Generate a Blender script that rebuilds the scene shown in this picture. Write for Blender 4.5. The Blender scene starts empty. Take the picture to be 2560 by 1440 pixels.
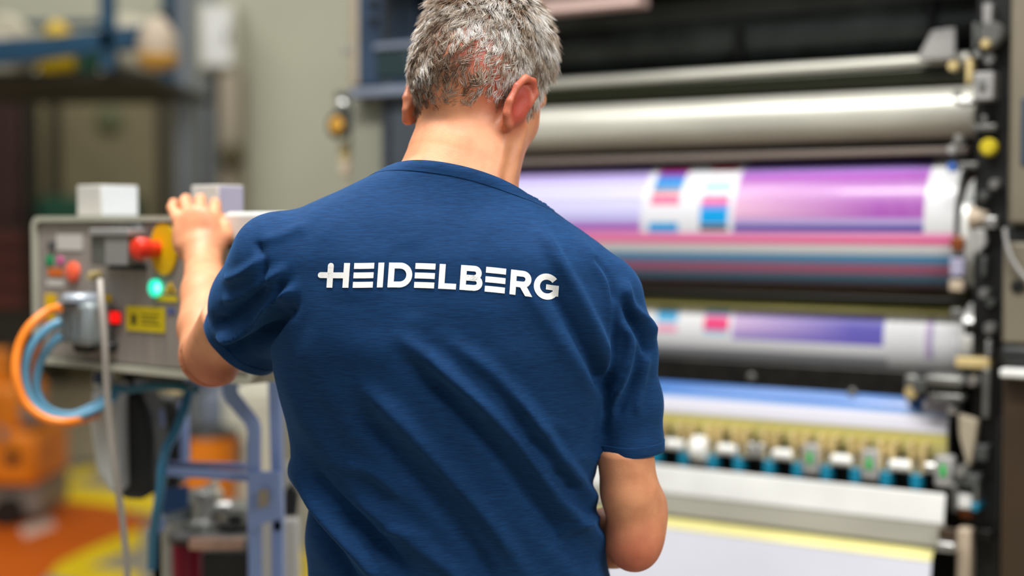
import bpy, bmesh, math, random
import numpy as np
from mathutils import Vector, Matrix
from mathutils.bvhtree import BVHTree
random.seed(7)
RNG = np.random.default_rng(11)
SC = bpy.context.scene
COL = SC.collection
PI = math.pi

# ------------------------------------------------------------------ camera, world, lights, exposure
CAM = Vector((0.0, 0.0, 1.45))
FPX = 3556.0                      # 50 mm lens on a 36 mm sensor, 2560 px wide
PITCH = math.atan(160.0 / FPX)
cam_d = bpy.data.cameras.new('camera'); cam_o = bpy.data.objects.new('camera', cam_d); COL.objects.link(cam_o)
cam_d.lens = 50.0; cam_d.sensor_width = 36.0; cam_d.clip_start = 0.05; cam_d.clip_end = 100
cam_o.location = CAM; cam_o.rotation_euler = (PI / 2 - PITCH, 0, 0)
cam_d.dof.use_dof = True; cam_d.dof.focus_distance = 1.76; cam_d.dof.aperture_fstop = 1.5
SC.camera = cam_o
world = bpy.data.worlds.new('hall_daylight'); SC.world = world; world.use_nodes = True
# roof light: bright overhead, dim towards the horizon
wn = world.node_tree; _tc = wn.nodes.new('ShaderNodeTexCoord'); _sp = wn.nodes.new('ShaderNodeSeparateXYZ'); _cr = wn.nodes.new('ShaderNodeValToRGB')
wn.links.new(_tc.outputs['Generated'], _sp.inputs[0]); wn.links.new(_sp.outputs['Z'], _cr.inputs[0]); wn.links.new(_cr.outputs[0], wn.nodes['Background'].inputs[0])
_cr.color_ramp.elements[0].position = 0.0; _cr.color_ramp.elements[0].color = (0.37, 0.38, 0.40, 1)
_cr.color_ramp.elements[1].position = 0.75; _cr.color_ramp.elements[1].color = (0.86, 0.90, 0.95, 1)
wn.nodes['Background'].inputs[1].default_value = 0.58

def area(name, loc, aim, sx, sy, power, col=(1, 1, 1)):
    l = bpy.data.lights.new(name, 'AREA'); l.shape = 'RECTANGLE'; l.size = sx; l.size_y = sy; l.energy = power; l.color = col
    o = bpy.data.objects.new(name, l); COL.objects.link(o); o.location = loc
    o.rotation_euler = (Vector(aim) - Vector(loc)).to_track_quat('-Z', 'Y').to_euler()
    return o
# rows of hall ceiling lamps, and an added fill lamp for the press
area('ceiling_or_fill_lamp', (-0.4, 1.25, 4.4), (0.0, 1.9, 1.2), 2.6, 0.5, 195, (1.0, 0.985, 0.95))
area('ceiling_or_fill_lamp', (-2.2, 2.4, 5.2), (-1.2, 3.2, 0.8), 0.6, 3.4, 62, (1.0, 0.985, 0.95))
area('ceiling_or_fill_lamp', (2.0, 0.0, 2.8), (0.4, 3.2, 1.2), 1.6, 0.5, 58, (1.0, 0.985, 0.95))  # added low lamp without a fixture, brightens the press front
area('ceiling_or_fill_lamp', (-2.0, 6.4, 5.4), (-1.6, 7.6, 0.4), 4.0, 0.5, 125, (1.0, 0.985, 0.95))
SC.view_settings.view_transform = 'Standard'; SC.view_settings.look = 'None'
SC.view_settings.gamma = 1.0; SC.view_settings.use_curve_mapping = False
SC.view_settings.exposure = 0.0
SC.cycles.max_bounces = 6; SC.cycles.diffuse_bounces = 3; SC.cycles.glossy_bounces = 3
SC.cycles.transmission_bounces = 3; SC.cycles.transparent_max_bounces = 4
SC.cycles.caustics_reflective = False; SC.cycles.caustics_refractive = False
SC.cycles.sample_clamp_indirect = 4.0; SC.cycles.use_denoising = True

# ------------------------------------------------------------------ measuring helpers (photo pixel -> point at a known distance)
FWD = Vector((0, math.cos(PITCH), -math.sin(PITCH))); UPV = Vector((0, math.sin(PITCH), math.cos(PITCH)))
def ray(px, py): return FWD * FPX + Vector((px - 1280.0, 0, 0)) + UPV * (720.0 - py)
def W(px, py, Y):
    r = ray(px, py); return CAM + r * (Y / r.y)
def project(P):
    """world points (n,3) -> pixels"""
    d = P - np.array(CAM); f = np.array(FWD); u = np.array(UPV)
    k = d @ f
    return 1280 + FPX * d[:, 0] / k, 720 - FPX * (d @ u) / k
class Frame:
    """a local frame standing at (x,y,0), turned by ang about z: local x runs right, y runs away, z up"""
    def __init__(s, x, y, ang):
        s.m = Matrix.Translation((x, y, 0)) @ Matrix.Rotation(ang, 4, 'Z'); s.inv = s.m.inverted(); s.ang = ang
    def at(s, px, py, yl=0.0):
        o = s.inv @ CAM; d = s.inv.to_3x3() @ ray(px, py)
        return o + d * ((yl - o.y) / d.y)
    def x(s, px, py, yl=0.0): return s.at(px, py, yl).x
    def z(s, px, py, yl=0.0): return s.at(px, py, yl).z

# ------------------------------------------------------------------ materials
def lin(c):
    out = []
    for v in c[:3]:
        v = v / 255.0
        out.append(v / 12.92 if v <= 0.04045 else ((v + 0.055) / 1.055) ** 2.4)
    return (*out, 1.0)
def mat(name, rgb, rough=0.5, metal=0.0, var=0.0, scale=8.0, bump=0.0, bscale=60.0, emit=None, estr=0.0, coat=0.0, stretch=None, spec=None):
    m = bpy.data.materials.new(name); m.use_nodes = True; nt = m.node_tree; b = nt.nodes['Principled BSDF']
    b.inputs['Base Color'].default_value = lin(rgb); b.inputs['Roughness'].default_value = rough; b.inputs['Metallic'].default_value = metal
    if coat: b.inputs['Coat Weight'].default_value = coat
    if spec is not None: b.inputs['Specular IOR Level'].default_value = spec
    if emit is not None:
        b.inputs['Emission Color'].default_value = lin(emit); b.inputs['Emission Strength'].default_value = estr
    tc = nt.nodes.new('ShaderNodeTexCoord'); mp = nt.nodes.new('ShaderNodeMapping'); nt.links.new(tc.outputs['Object'], mp.inputs[0])
    if stretch: mp.inputs['Scale'].default_value = stretch
    if var > 0:
        n = nt.nodes.new('ShaderNodeTexNoise'); n.inputs['Scale'].default_value = scale; n.inputs['Detail'].default_value = 5
        nt.links.new(mp.outputs[0], n.inputs['Vector'])
        r = nt.nodes.new('ShaderNodeValToRGB'); a = lin([max(0, v * (1 - var)) for v in rgb]); c = lin([min(255, v * (1 + var * .6) + 2) for v in rgb])
        r.color_ramp.elements[0].position = 0.3; r.color_ramp.elements[1].position = 0.7
        r.color_ramp.elements[0].color = a; r.color_ramp.elements[1].color = c
        nt.links.new(n.outputs['Fac'], r.inputs[0]); nt.links.new(r.outputs[0], b.inputs['Base Color'])
    if bump > 0:
        n2 = nt.nodes.new('ShaderNodeTexNoise'); n2.inputs['Scale'].default_value = bscale; n2.inputs['Detail'].default_value = 3
        nt.links.new(mp.outputs[0], n2.inputs['Vector'])
        bp = nt.nodes.new('ShaderNodeBump'); bp.inputs['Strength'].default_value = bump; bp.inputs['Distance'].default_value = 0.002
        nt.links.new(n2.outputs['Fac'], bp.inputs['Height']); nt.links.new(bp.outputs[0], b.inputs['Normal'])
    return m
def attr_mat(name, attr, rough=0.35, metal=0.0, coat=0.0):
    m = bpy.data.materials.new(name); m.use_nodes = True; nt = m.node_tree; b = nt.nodes['Principled BSDF']
    a = nt.nodes.new('ShaderNodeAttribute'); a.attribute_name = attr; nt.links.new(a.outputs['Color'], b.inputs['Base Color'])
    b.inputs['Roughness'].default_value = rough; b.inputs['Metallic'].default_value = metal; b.inputs['Coat Weight'].default_value = coat
    return m
M = {}
M['black'] = mat('black_painted_steel', (14, 15, 13), 0.45, 0.0, 0.3, 12)
M['blackgloss'] = mat('black_gloss_steel', (72, 78, 76), 0.25, 0.3, 0.2, 9)
M['oilblack'] = mat('oily_black_iron', (26, 25, 22), 0.4, 0.4, 0.5, 30, bump=.2)
M['chrome'] = mat('brushed_steel', (206, 204, 192), 0.38, 0.42, 0.06, 4, stretch=(1, 8, 8))
M['silver'] = mat('silver_metal', (200, 200, 196), 0.3, 0.85, 0.1, 20)
M['polish'] = mat('polished_white_steel', (236, 236, 232), 0.3, 0.2, 0.06, 5)
M['greysteel'] = mat('grey_steel', (120, 120, 116), 0.4, 0.6, 0.15, 15)
M['plate'] = mat('grey_plate', (150, 148, 146), 0.5, 0.1, 0.08, 6)
M['dgrey'] = mat('dark_grey_paint', (76, 78, 76), 0.5, 0.1, 0.15, 10)
M['beigecover'] = mat('beige_grey_cover_paint', (112, 104, 88), 0.5, 0, 0.08, 5)
M['browncover'] = mat('brown_cover_paint', (58, 44, 30), 0.4, 0, 0.15, 4)
M['bluegrey'] = mat('blue_grey_cabinet_paint', (46, 62, 84), 0.45, 0, 0.1, 6)
M['slate'] = mat('slate_grey_paint', (62, 68, 76), 0.5, 0, 0.1, 6)
M['ledge'] = mat('pale_blue_grey_paint', (112, 120, 136), 0.45, 0, 0.05, 6)
M['teal'] = mat('teal_plastic', (10, 120, 150), 0.35)
M['green'] = mat('green_plastic', (40, 175, 80), 0.4)
M['tan'] = mat('tan_brass', (200, 178, 124), 0.4, 0.1, 0.1, 12)
M['khaki'] = mat('khaki_yellow_blanket_edge', (205, 196, 122), 0.45, 0, 0.06, 7)
M['bronze'] = mat('bronze_metal', (150, 84, 44), 0.35, 0.4, 0.1, 12)
M['yellowknob'] = mat('yellow_knob_plastic', (200, 180, 40), 0.35)
M['panel'] = mat('brushed_panel_face', (158, 149, 142), 0.5, 0.25, 0.07, 6, stretch=(14, 1, 1))
M['panelrim'] = mat('cream_grey_panel_rim', (176, 174, 158), 0.45, 0, 0.05, 6)
M['beam'] = mat('white_grey_enamel', (196, 198, 194), 0.4, 0, 0.04, 6)
M['white'] = mat('white_plastic', (222, 222, 218), 0.45, 0, 0.04, 6)
M['label'] = mat('off_white_label', (196, 192, 186), 0.6)
M['yellow'] = mat('yellow_sticker', (226, 200, 8), 0.5)
M['estopyellow'] = mat('emergency_yellow_plate', (226, 180, 0), 0.45)
M['red'] = mat('red_plastic', (228, 52, 30), 0.3, coat=.3)
M['orangered'] = mat('orange_red_button', (255, 106, 72), 0.4)
M['dotgreen'] = mat('green_dot_sticker', (0, 140, 84), 0.5)
M['dotpink'] = mat('pink_dot_sticker', (214, 82, 150), 0.5)
M['dotorange'] = mat('orange_sticker', (214, 104, 30), 0.5)
M['litgreen'] = mat('lit_green_lamp', (20, 190, 150), 0.2, emit=(20, 240, 190), estr=1.1)
M['litcore'] = mat('lit_green_lamp_core', (150, 255, 230), 0.2, emit=(130, 255, 230), estr=1.6)
M['litred'] = mat('lit_red_rocker', (230, 20, 20), 0.25, emit=(255, 14, 10), estr=0.9)
M['bluesticker'] = mat('blue_sticker', (84, 96, 150), 0.5)
M['ink'] = mat('dark_print', (70, 66, 20), 0.6)
M['housing'] = mat('grey_connector_alloy', (140, 148, 150), 0.4, 0.3, 0.08, 12)
M['cableorange'] = mat('orange_cable_sheath', (250, 136, 34), 0.4)
M['cableblue'] = mat('blue_cable_sheath', (92, 148, 178), 0.4)
M['cabledark'] = mat('dark_cable_gland', (30, 62, 76), 0.4)
M['cablegrey'] = mat('grey_cable_sheath', (176, 168, 160), 0.5)
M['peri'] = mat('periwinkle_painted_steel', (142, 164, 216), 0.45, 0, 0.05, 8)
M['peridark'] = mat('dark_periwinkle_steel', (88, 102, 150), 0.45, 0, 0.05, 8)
M['blackplastic'] = mat('black_plastic', (30, 31, 30), 0.5)
M['whitegrey'] = mat('white_grey_plastic', (204, 204, 200), 0.5, 0, 0.04, 5)
M['magenta'] = mat('magenta_ink_tin', (150, 0, 48), 0.35)
M['pinktan'] = mat('stained_pink_metal', (190, 150, 128), 0.5, 0.1, 0.25, 18)
M['floor'] = mat('grey_beige_hall_floor', (150, 142, 124), 0.35, 0, 0.08, 1.2, bump=.05, bscale=3)
M['yellowline'] = mat('yellow_floor_paint', (240, 206, 10), 0.45, 0, 0.08, 4)
M['orangefloor'] = mat('orange_floor_paint', (214, 96, 0), 0.4, 0, 0.06, 2)
M['wall'] = mat('cream_grey_wall', (176, 175, 154), 0.7, 0, 0.05, 0.8)
M['darkwall'] = mat('olive_door_panel', (112, 102, 72), 0.6, 0, 0.12, 1.5)
M['olive'] = mat('dark_olive_steel', (32, 28, 10), 0.6)
M['column'] = mat('grey_blue_column_paint', (124, 130, 136), 0.5, 0, 0.06, 2)
M['rackblue'] = mat('blue_rack_steel', (0, 58, 86), 0.45, 0, 0.15, 3)
M['rackred'] = mat('dark_red_rack_steel', (44, 12, 2), 0.5)
M['brownred'] = mat('red_brown_crate', (84, 30, 16), 0.6, 0, 0.2, 5)
M['bag'] = mat('yellow_bag', (196, 160, 4), 0.6, 0, 0.1, 6)
M['cloth'] = mat('pale_sacking', (176, 168, 146), 0.8, 0, 0.12, 6)
M['cream'] = mat('cream_enamel', (186, 168, 146), 0.5)
M['amber'] = mat('amber_plastic', (196, 146, 60), 0.4)
M['duct'] = mat('duct_paint', (160, 148, 128), 0.6, 0, 0.06, 2)
M['darkknob'] = mat('dark_brown_fitting', (84, 76, 50), 0.6)
M['darkgreen'] = mat('dark_green_plastic', (8, 66, 42), 0.5)
M['lavender'] = mat('lavender_carton', (160, 156, 180), 0.6)
M['truck'] = mat('orange_machine_paint', (240, 132, 6), 0.45, 0, 0.15, 5)
M['truckgrey'] = mat('grey_machine_part', (128, 120, 110), 0.5)
M['bin'] = mat('orange_bin_plastic', (244, 134, 14), 0.5)
M['beigebox'] = mat('beige_cabinet_paint', (205, 200, 180), 0.5, 0, 0.04, 3)
M['paper'] = mat('white_paper', (206, 207, 218), 0.55, 0, 0.02, 3)
M['denim'] = mat('dark_work_trousers', (34, 38, 48), 0.85, 0, 0.15, 30, bump=.3, bscale=300)
M['leather'] = mat('black_leather', (22, 20, 19), 0.5, bump=.2)
M['eye'] = mat('eye_white', (232, 228, 222), 0.2)
M['lettering'] = mat('white_textile_print', (250, 250, 248), 0.6, bump=.1, bscale=900, emit=None)

# ------------------------------------------------------------------ mesh building
class MB:
    def __init__(s): s.v = []; s.f = []
    def add(s, vs, fs):
        k = len(s.v); s.v += [tuple(p) for p in vs]; s.f += [tuple(i + k for i in f) for f in fs]; return s
    def box(s, x0, x1, y0, y1, z0, z1):
        vs = [(x, y, z) for x in (x0, x1) for y in (y0, y1) for z in (z0, z1)]
        return s.add(vs, [(0, 1, 3, 2), (4, 6, 7, 5), (0, 4, 5, 1), (2, 3, 7, 6), (0, 2, 6, 4), (1, 5, 7, 3)])
    def prism(s, poly, y0, y1):
        """poly in (x,z), extruded along y"""
        n = len(poly); vs = [(x, y0, z) for x, z in poly] + [(x, y1, z) for x, z in poly]
        return s.add(vs, [tuple(range(n)), tuple(range(2 * n - 1, n - 1, -1))] + [(i, i + n, (i + 1) % n + n, (i + 1) % n) for i in range(n)])
    def cyl(s, a, b, r, r2=None, n=32, cap=True):
        a = Vector(a); b = Vector(b); r2 = r if r2 is None else r2
        d = (b - a).normalized(); t = d.orthogonal().normalized(); w = d.cross(t)
        vs = []
        for c, q in ((a, r), (b, r2)):
            for i in range(n):
                g = 2 * PI * i / n; vs.append(c + t * math.cos(g) * q + w * math.sin(g) * q)
        fs = [(i, (i + 1) % n, (i + 1) % n + n, i + n) for i in range(n)]
        if cap: fs += [tuple(range(n - 1, -1, -1)), tuple(range(n, 2 * n))]
        return s.add(vs, fs)
    def lathe(s, a, axis, prof, n=36):
        """prof: list of (along axis, radius)"""
        a = Vector(a); d = Vector(axis).normalized(); t = d.orthogonal().normalized(); w = d.cross(t); vs = []
        for h, r in prof:
            for i in range(n):
                g = 2 * PI * i / n; vs.append(a + d * h + t * math.cos(g) * r + w * math.sin(g) * r)
        fs = []
        for k in range(len(prof) - 1):
            fs += [(k * n + i, k * n + (i + 1) % n, (k + 1) * n + (i + 1) % n, (k + 1) * n + i) for i in range(n)]
        fs += [tuple(range(n - 1, -1, -1)), tuple(range((len(prof) - 1) * n, len(prof) * n))]
        return s.add(vs, fs)
    def ball(s, c, r, n=20, m=12, sc=(1, 1, 1)):
        c = Vector(c); vs = [c + Vector((0, 0, r * sc[2]))]
        for j in range(1, m):
            for i in range(n):
                p = PI * j / m; g = 2 * PI * i / n
                vs.append(c + Vector((math.sin(p) * math.cos(g) * r * sc[0], math.sin(p) * math.sin(g) * r * sc[1], math.cos(p) * r * sc[2])))
        vs.append(c - Vector((0, 0, r * sc[2]))); L = len(vs) - 1
        fs = [(0, 1 + i, 1 + (i + 1) % n) for i in range(n)]
        for j in range(m - 2):
            fs += [(1 + j * n + i, 1 + (j + 1) * n + i, 1 + (j + 1) * n + (i + 1) % n, 1 + j * n + (i + 1) % n) for i in range(n)]
        fs += [(L, 1 + (m - 2) * n + (i + 1) % n, 1 + (m - 2) * n + i) for i in range(n)]
        return s.add(vs, fs)
    def tube(s, pts, r, n=12, smooth=6, rs=None):
        P = [Vector(p) for p in pts]
        if smooth > 1 and len(P) > 2:
            Q = []
            for i in range(len(P) - 1):
                p0 = P[max(i - 1, 0)]; p1 = P[i]; p2 = P[i + 1]; p3 = P[min(i + 2, len(P) - 1)]
                for k in range(smooth):
                    t = k / smooth
                    Q.append(0.5 * ((2 * p1) + (p2 - p0) * t + (2 * p0 - 5 * p1 + 4 * p2 - p3) * t * t + (3 * p1 - 3 * p2 + p3 - p0) * t ** 3))
            Q.append(P[-1]); P = Q
        vs = []; up = None
        for i, p in enumerate(P):
            d = (P[min(i + 1, len(P) - 1)] - P[max(i - 1, 0)]).normalized()
            up = d.orthogonal().normalized() if up is None else (up - d * up.dot(d)).normalized()
            w = d.cross(up); q = r if rs is None else rs[0] + (rs[1] - rs[0]) * i / (len(P) - 1)
            for k in range(n):
                g = 2 * PI * k / n; vs.append(p + up * math.cos(g) * q + w * math.sin(g) * q)
        fs = []
        for i in range(len(P) - 1):
            fs += [(i * n + k, i * n + (k + 1) % n, (i + 1) * n + (k + 1) % n, (i + 1) * n + k) for k in range(n)]
        fs += [tuple(range(n - 1, -1, -1)), tuple(range((len(P) - 1) * n, len(P) * n))]
        return s.add(vs, fs)
    def bar(s, a, b, w, h=None):
        """rectangular bar between two points"""
        a = Vector(a); b = Vector(b); h = w if h is None else h; d = (b - a).normalized()
        t = d.cross(Vector((0, 1, 0)));
        if t.length < .1: t = d.cross(Vector((0, 0, 1)))
        t.normalize(); q = d.cross(t); vs = []
        for c in (a, b):
            for i, j in ((-1, -1), (1, -1), (1, 1), (-1, 1)): vs.append(c + t * w / 2 * i + q * h / 2 * j)
        return s.add(vs, [(0, 1, 2, 3), (7, 6, 5, 4), (0, 4, 5, 1), (1, 5, 6, 2), (2, 6, 7, 3), (3, 7, 4, 0)])
def tag(o, label=None, cat=None, group=None, kind=None):
    if label: o['label'] = label
    if cat: o['category'] = cat
    if group: o['group'] = group
    if kind: o['kind'] = kind
    return o
def link(name, me, material, parent=None):
    o = bpy.data.objects.new(name, me); COL.objects.link(o)
    if material is not None: me.materials.append(material)
    if parent is not None: o.parent = parent
    return o
def obj(name, mb, m, parent=None, bevel=0.0, smooth=True, loc=None):
    """one mesh object; with no parent its origin is put under its middle at its lowest point (or at loc)"""
    me = bpy.data.meshes.new(name); vs = np.array([tuple(v) for v in mb.v], float)
    off = None
    if parent is None:
        lo = vs.min(0); hi = vs.max(0); off = np.array([(lo[0] + hi[0]) / 2, (lo[1] + hi[1]) / 2, lo[2]]) if loc is None else np.array(loc, float)
        vs = vs - off
    me.from_pydata(vs.tolist(), [], mb.f); me.update()
    bm = bmesh.new(); bm.from_mesh(me); bmesh.ops.recalc_face_normals(bm, faces=bm.faces); bm.to_mesh(me); bm.free()
    if smooth:
        me.shade_smooth(); me.set_sharp_from_angle(angle=math.radians(38))
    o = link(name, me, M[m] if isinstance(m, str) else m, parent)
    if off is not None: o.location = off
    if bevel > 0:
        b = o.modifiers.new('edge', 'BEVEL'); b.width = bevel; b.segments = 2; b.limit_method = 'ANGLE'; b.angle_limit = math.radians(40)
    return o
def empty(name, m, label, cat, group=None):
    o = bpy.data.objects.new(name, None); COL.objects.link(o); o.empty_display_size = .05
    o.matrix_world = m if isinstance(m, Matrix) else Matrix.Translation(m)
    return tag(o, label, cat, group)
def copy_tree(o, parent=None):
    c = o.copy(); COL.objects.link(c)
    if parent is not None: c.parent = parent
    for ch in list(o.children): copy_tree(ch, c)
    return c

# ------------------------------------------------------------------ the hall
def struct(name, mb, m):
    o = obj(name, mb, m); o['kind'] = 'structure'; return o
struct('floor', MB().box(-9, 8, -4, 10.2, -0.05, 0.0), 'floor')
struct('wall_back', MB().box(-9, 8, 9.4, 9.6, 0.0, 6.0), 'wall')
struct('wall_left', MB().box(-9.2, -9, -4, 9.6, 0.0, 6.0), 'wall')
struct('wall_right', MB().box(8, 8.2, -4, 9.6, 0.0, 6.0), 'wall')

def wbox(px0, px1, py0, py1, Y, depth):
    """box whose near face spans these photo pixels at distance Y"""
    a = W(px0, py0, Y); b = W(px1, py1, Y)
    return (a.x, b.x, Y, Y + depth, b.z, a.z)
def fz(px, py):
    r = ray(px, py); return CAM + r * (-CAM.z / r.z)

# floor paint: orange area with yellow border lines (thin coats on the floor)
def floor_poly(name, pts, m, h, label, cat):
    P = [fz(*p) for p in pts]; n = len(P); mb = MB()
    mb.add([(p.x, p.y, 0.0005) for p in P] + [(p.x, p.y, h) for p in P], [tuple(range(n)), tuple(range(2 * n - 1, n - 1, -1))] + [(i, (i + 1) % n, (i + 1) % n + n, i + n) for i in range(n)])
    return tag(obj(name, mb, m), label, cat, 'yellow floor lines' if name == 'floor_line' else None)
floor_poly('floor_marking', [(-150, 1262), (60, 1235), (215, 1245), (375, 1300), (345, 1335), (150, 1405), (60, 1500), (-300, 1560)], 'orangefloor', .002, 'orange painted floor field at the lower left with a white label on it', 'floor marking')
floor_poly('floor_line', [(-40, 1222), (230, 1168), (250, 1188), (90, 1232), (-40, 1262)], 'yellowline', .003, 'yellow floor line running up right, farthest line behind the orange field', 'floor line')
floor_poly('floor_line', [(96, 1206), (250, 1222), (420, 1244), (400, 1288), (250, 1262), (90, 1246)], 'yellowline', .0045, 'yellow floor line along the far edge of the orange field behind the white container', 'floor line')
floor_poly('floor_line', [(352, 1322), (352, 1366), (215, 1418), (330, 1432), (352, 1436), (352, 1490), (120, 1440), (150, 1408), (250, 1362)], 'yellowline', .0045, 'yellow floor line with a sharp corner along the near edge of the orange field', 'floor line')
floor_poly('floor_line', [(655, 1412), (760, 1372), (830, 1400), (760, 1500), (640, 1480)], 'yellowline', .003, 'yellow floor line at the bottom of the picture beside the blue shirt', 'floor line')
a = [fz(48, 1322), fz(128, 1296), fz(140, 1318), fz(62, 1346)]
mb = MB(); mb.add([(p.x, p.y, .0021) for p in a] + [(p.x, p.y, .004) for p in a], [(0, 1, 2, 3), (7, 6, 5, 4)] + [(i, (i + 1) % 4, (i + 1) % 4 + 4, i + 4) for i in range(4)])
tag(obj('floor_label', mb, mat('pinkish_white_label', (222, 190, 170), .6)), 'small whitish rectangular label lying on the orange floor field', 'label')

# column, wall cabinet, duct, fitting on the back wall
x0, x1, y0, y1, z0, z1 = wbox(424, 480, -300, 900, 6.6, .16)
tag(obj('steel_column', MB().box(x0, x1, y0, y1, 0, 4.2), 'column', bevel=.01), 'grey blue vertical steel column right of the dark doorway', 'column')
x0, x1, y0, y1, z0, z1 = wbox(497, 588, 8, 172, 9.08, .31)
o = empty('wall_cabinet', Vector(((x0 + x1) / 2, 9.39, z0)), 'off white upright cabinet on the back wall right of the grey column', 'cabinet')
L = lambda b, c: MB().box(b[0] - c.location.x, b[1] - c.location.x, b[2] - c.location.y, b[3] - c.location.y, b[4] - c.location.z, b[5] - c.location.z)
obj('cabinet_body', L((x0, x1, y0, y1, z0, z1), o), 'beigebox', o, .01)
obj('cabinet_door', L((x0 + .02, x1 - .02, y0 - .018, y0, z0 + .02, z1 - .02), o), 'white', o, .006)
obj('latch', L((x1 - .05, x1 - .03, y0 - .04, y0 - .018, (z0 + z1) / 2 - .04, (z0 + z1) / 2 + .04), o), 'greysteel', o, .004)
x0, x1, y0, y1, z0, z1 = wbox(546, 600, 176, 640, 9.1, .29)
tag(obj('cable_duct', MB().box(x0, x1, y0, y1, z0, z1), 'duct', bevel=.01), 'brownish vertical cable duct below the off white wall cabinet', 'duct')
p = W(577, 388, 9.0)
tag(obj('wall_fitting', MB().lathe((p.x, 9.1, p.z), (0, -1, 0), [(0, .07), (.03, .085), (.07, .075), (.1, .04)]), 'darkknob', loc=(p.x, 9.1, p.z)), 'dark round fitting on the brownish duct', 'fitting')
x0, x1, y0, y1, z0, z1 = wbox(486, 520, -200, 900, 9.2, .19)
tag(obj('wall_pipe', MB().cyl((x0 + .05, 9.3, 0.0), (x0 + .05, 9.3, 5), .045), 'column'), 'narrow dark grey pipe on the back wall behind the wall cabinet', 'pipe')

# storage rack with blue beams above a dark doorway
R = empty('storage_rack', Vector((-2.4, 5.6, 0)), 'storage rack with blue steel beams at the upper left', 'rack')
def rk(*b):
    return L(b, R)
for yy in (5.6, 6.5):
    for (a0, a1) in ((-300, -262), (248, 284)):
        q = W(a0, 60, 5.6).x; q1 = W(a1, 60, 5.6).x
        if yy > 6 : q += .02; q1 += .02
        obj('upright', rk(q, q1, yy, yy + .05, W(0, 175, 5.6).z, 3.6), 'rackblue', R, .004)
A = W(-300, 205, 5.6); B = W(352, 88, 5.6)
def rbeam(p0, p1, h, Y, t, m):
    a = W(*p0, Y); b = W(*p1, Y); mb = MB()
    vs = []
    for c in (a, b):
        for dy in (0, t):
            for dz in (0, -h): vs.append((c.x - R.location.x, Y + dy - R.location.y, c.z + dz))
    mb.add(vs, [(0, 1, 3, 2), (4, 6, 7, 5), (0, 4, 5, 1), (2, 3, 7, 6), (0, 2, 6, 4), (1, 5, 7, 3)])
    return obj('beam', mb, m, R, .004)
rbeam((-300, 140), (352, 62), .085, 5.6, .05, 'rackblue')
rbeam((-300, 58), (352, 48), .03, 6.5, .05, 'rackblue')
rbeam((-300, 116), (352, 74), .075, 5.62, .05, 'rackblue')
obj('shelf_deck', rk(W(-300, 0, 5.6).x, W(352, 0, 5.6).x, 5.72, 6.9, W(0, 190, 5.6).z, W(0, 172, 5.6).z), 'olive', R)
zt = W(0, 172, 5.6).z
def blob(name, cx, cy, Y, rx, rz, m, label, cat, ry=None, seed=1, zb=None):
    """soft lumpy bag"""
    p = W(cx, cy, Y); bm = bmesh.new(); bmesh.ops.create_icosphere(bm, subdivisions=4, radius=1)
    rnd = random.Random(seed); ph = [rnd.uniform(0, 6) for _ in range(6)]
    for v in bm.verts:
        c = v.co; k = 1 + .07 * math.sin(4 * c.x + ph[0]) + .06 * math.sin(5 * c.y + ph[1] + 3 * c.z) + .05 * math.sin(7 * c.z + ph[2] + c.x * 3)
        z = max(c.z, -.8)
        v.co = Vector((c.x * rx * k, c.y * (ry or rx) * k, z * rz * k))
    me = bpy.data.meshes.new(name); bm.to_mesh(me); bm.free(); me.shade_smooth()
    o = link(name, me, M[m]); o.location = p
    if zb is not None: o.location.z = zb + .8 * rz
    return tag(o, label, cat, 'sacks on the storage rack')
blob('sack', 140, 10, 6.0, .085, .13, 'bag', 'yellow sack on the blue storage rack', 'sack', seed=3, zb=zt)
blob('sack', 330, 0, 6.0, .12, .15, 'cloth', 'pale crumpled sack on the right end of the blue rack', 'sack', seed=5, zb=zt)
blob('sack', 20, 0, 6.0, .11, .15, 'cloth', 'pale brown sack at the far left of the blue rack', 'sack', seed=9, zb=zt)
blob('sack', 212, 15, 6.1, .06, .10, 'darkgreen', 'dark green bundle between the yellow sack and the blue upright', 'sack', seed=12, zb=zt)
# signal lamp hanging at the end of the rack
p = W(395, 160, 5.45)
o = empty('signal_lamp', p, 'cream domed lamp with an amber lower rim beside the grey column', 'lamp')
obj('dome', MB().lathe((0, 0, .03), (0, 0, 1), [(0, .07), (.04, .078), (.08, .07), (.12, .045), (.15, .02)]), 'cream', o)
obj('amber_rim', MB().lathe((0, 0, -.02), (0, 0, 1), [(0, .045), (.015, .07), (.045, .082), (.055, .075)]), 'amber', o)
obj('hanger', MB().tube([(0, 0, .17), (0, .1, .22), (-.02, .2, .2)], .012), 'olive', o)

# dark doorway under the rack
x0, x1, y0, y1, z0, z1 = wbox(150, 406, 180, 900, 8.6, .05)
D = empty('cupboard', Vector(((x0 + x1) / 2, 8.9, 0)), 'tall olive brown cupboard in a dark frame under the storage rack', 'cupboard')
obj('cupboard_body', L((W(60, 0, 8.6).x, W(424, 0, 8.6).x, 8.62, 9.3, 0, W(0, 176, 8.6).z), D), 'darkwall', D, .01)
obj('cupboard_door', L((x0, x1, 8.57, 8.61, .1, z1), D), 'darkwall', D, .01)
obj('door_frame', L((x1, x1 + .05, 8.52, 8.62, 0, z1 + .05), D), 'olive', D)
obj('door_frame', L((W(130, 0, 8.6).x, x0, 8.52, 8.62, .4, z1 + .05), D), 'olive', D)
obj('green_locker', L(wbox(92, 330, 492, 780, 8.2, .3), D), 'darkgreen', D, .01)
obj('lower_panel', L(wbox(64, 420, 962, 1158, 8.5, .1), D), mat('worn_beige_panel', (168, 158, 134), .6, 0, .08, 2), D, .01)
p = W(272, 300, 8.56)
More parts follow.
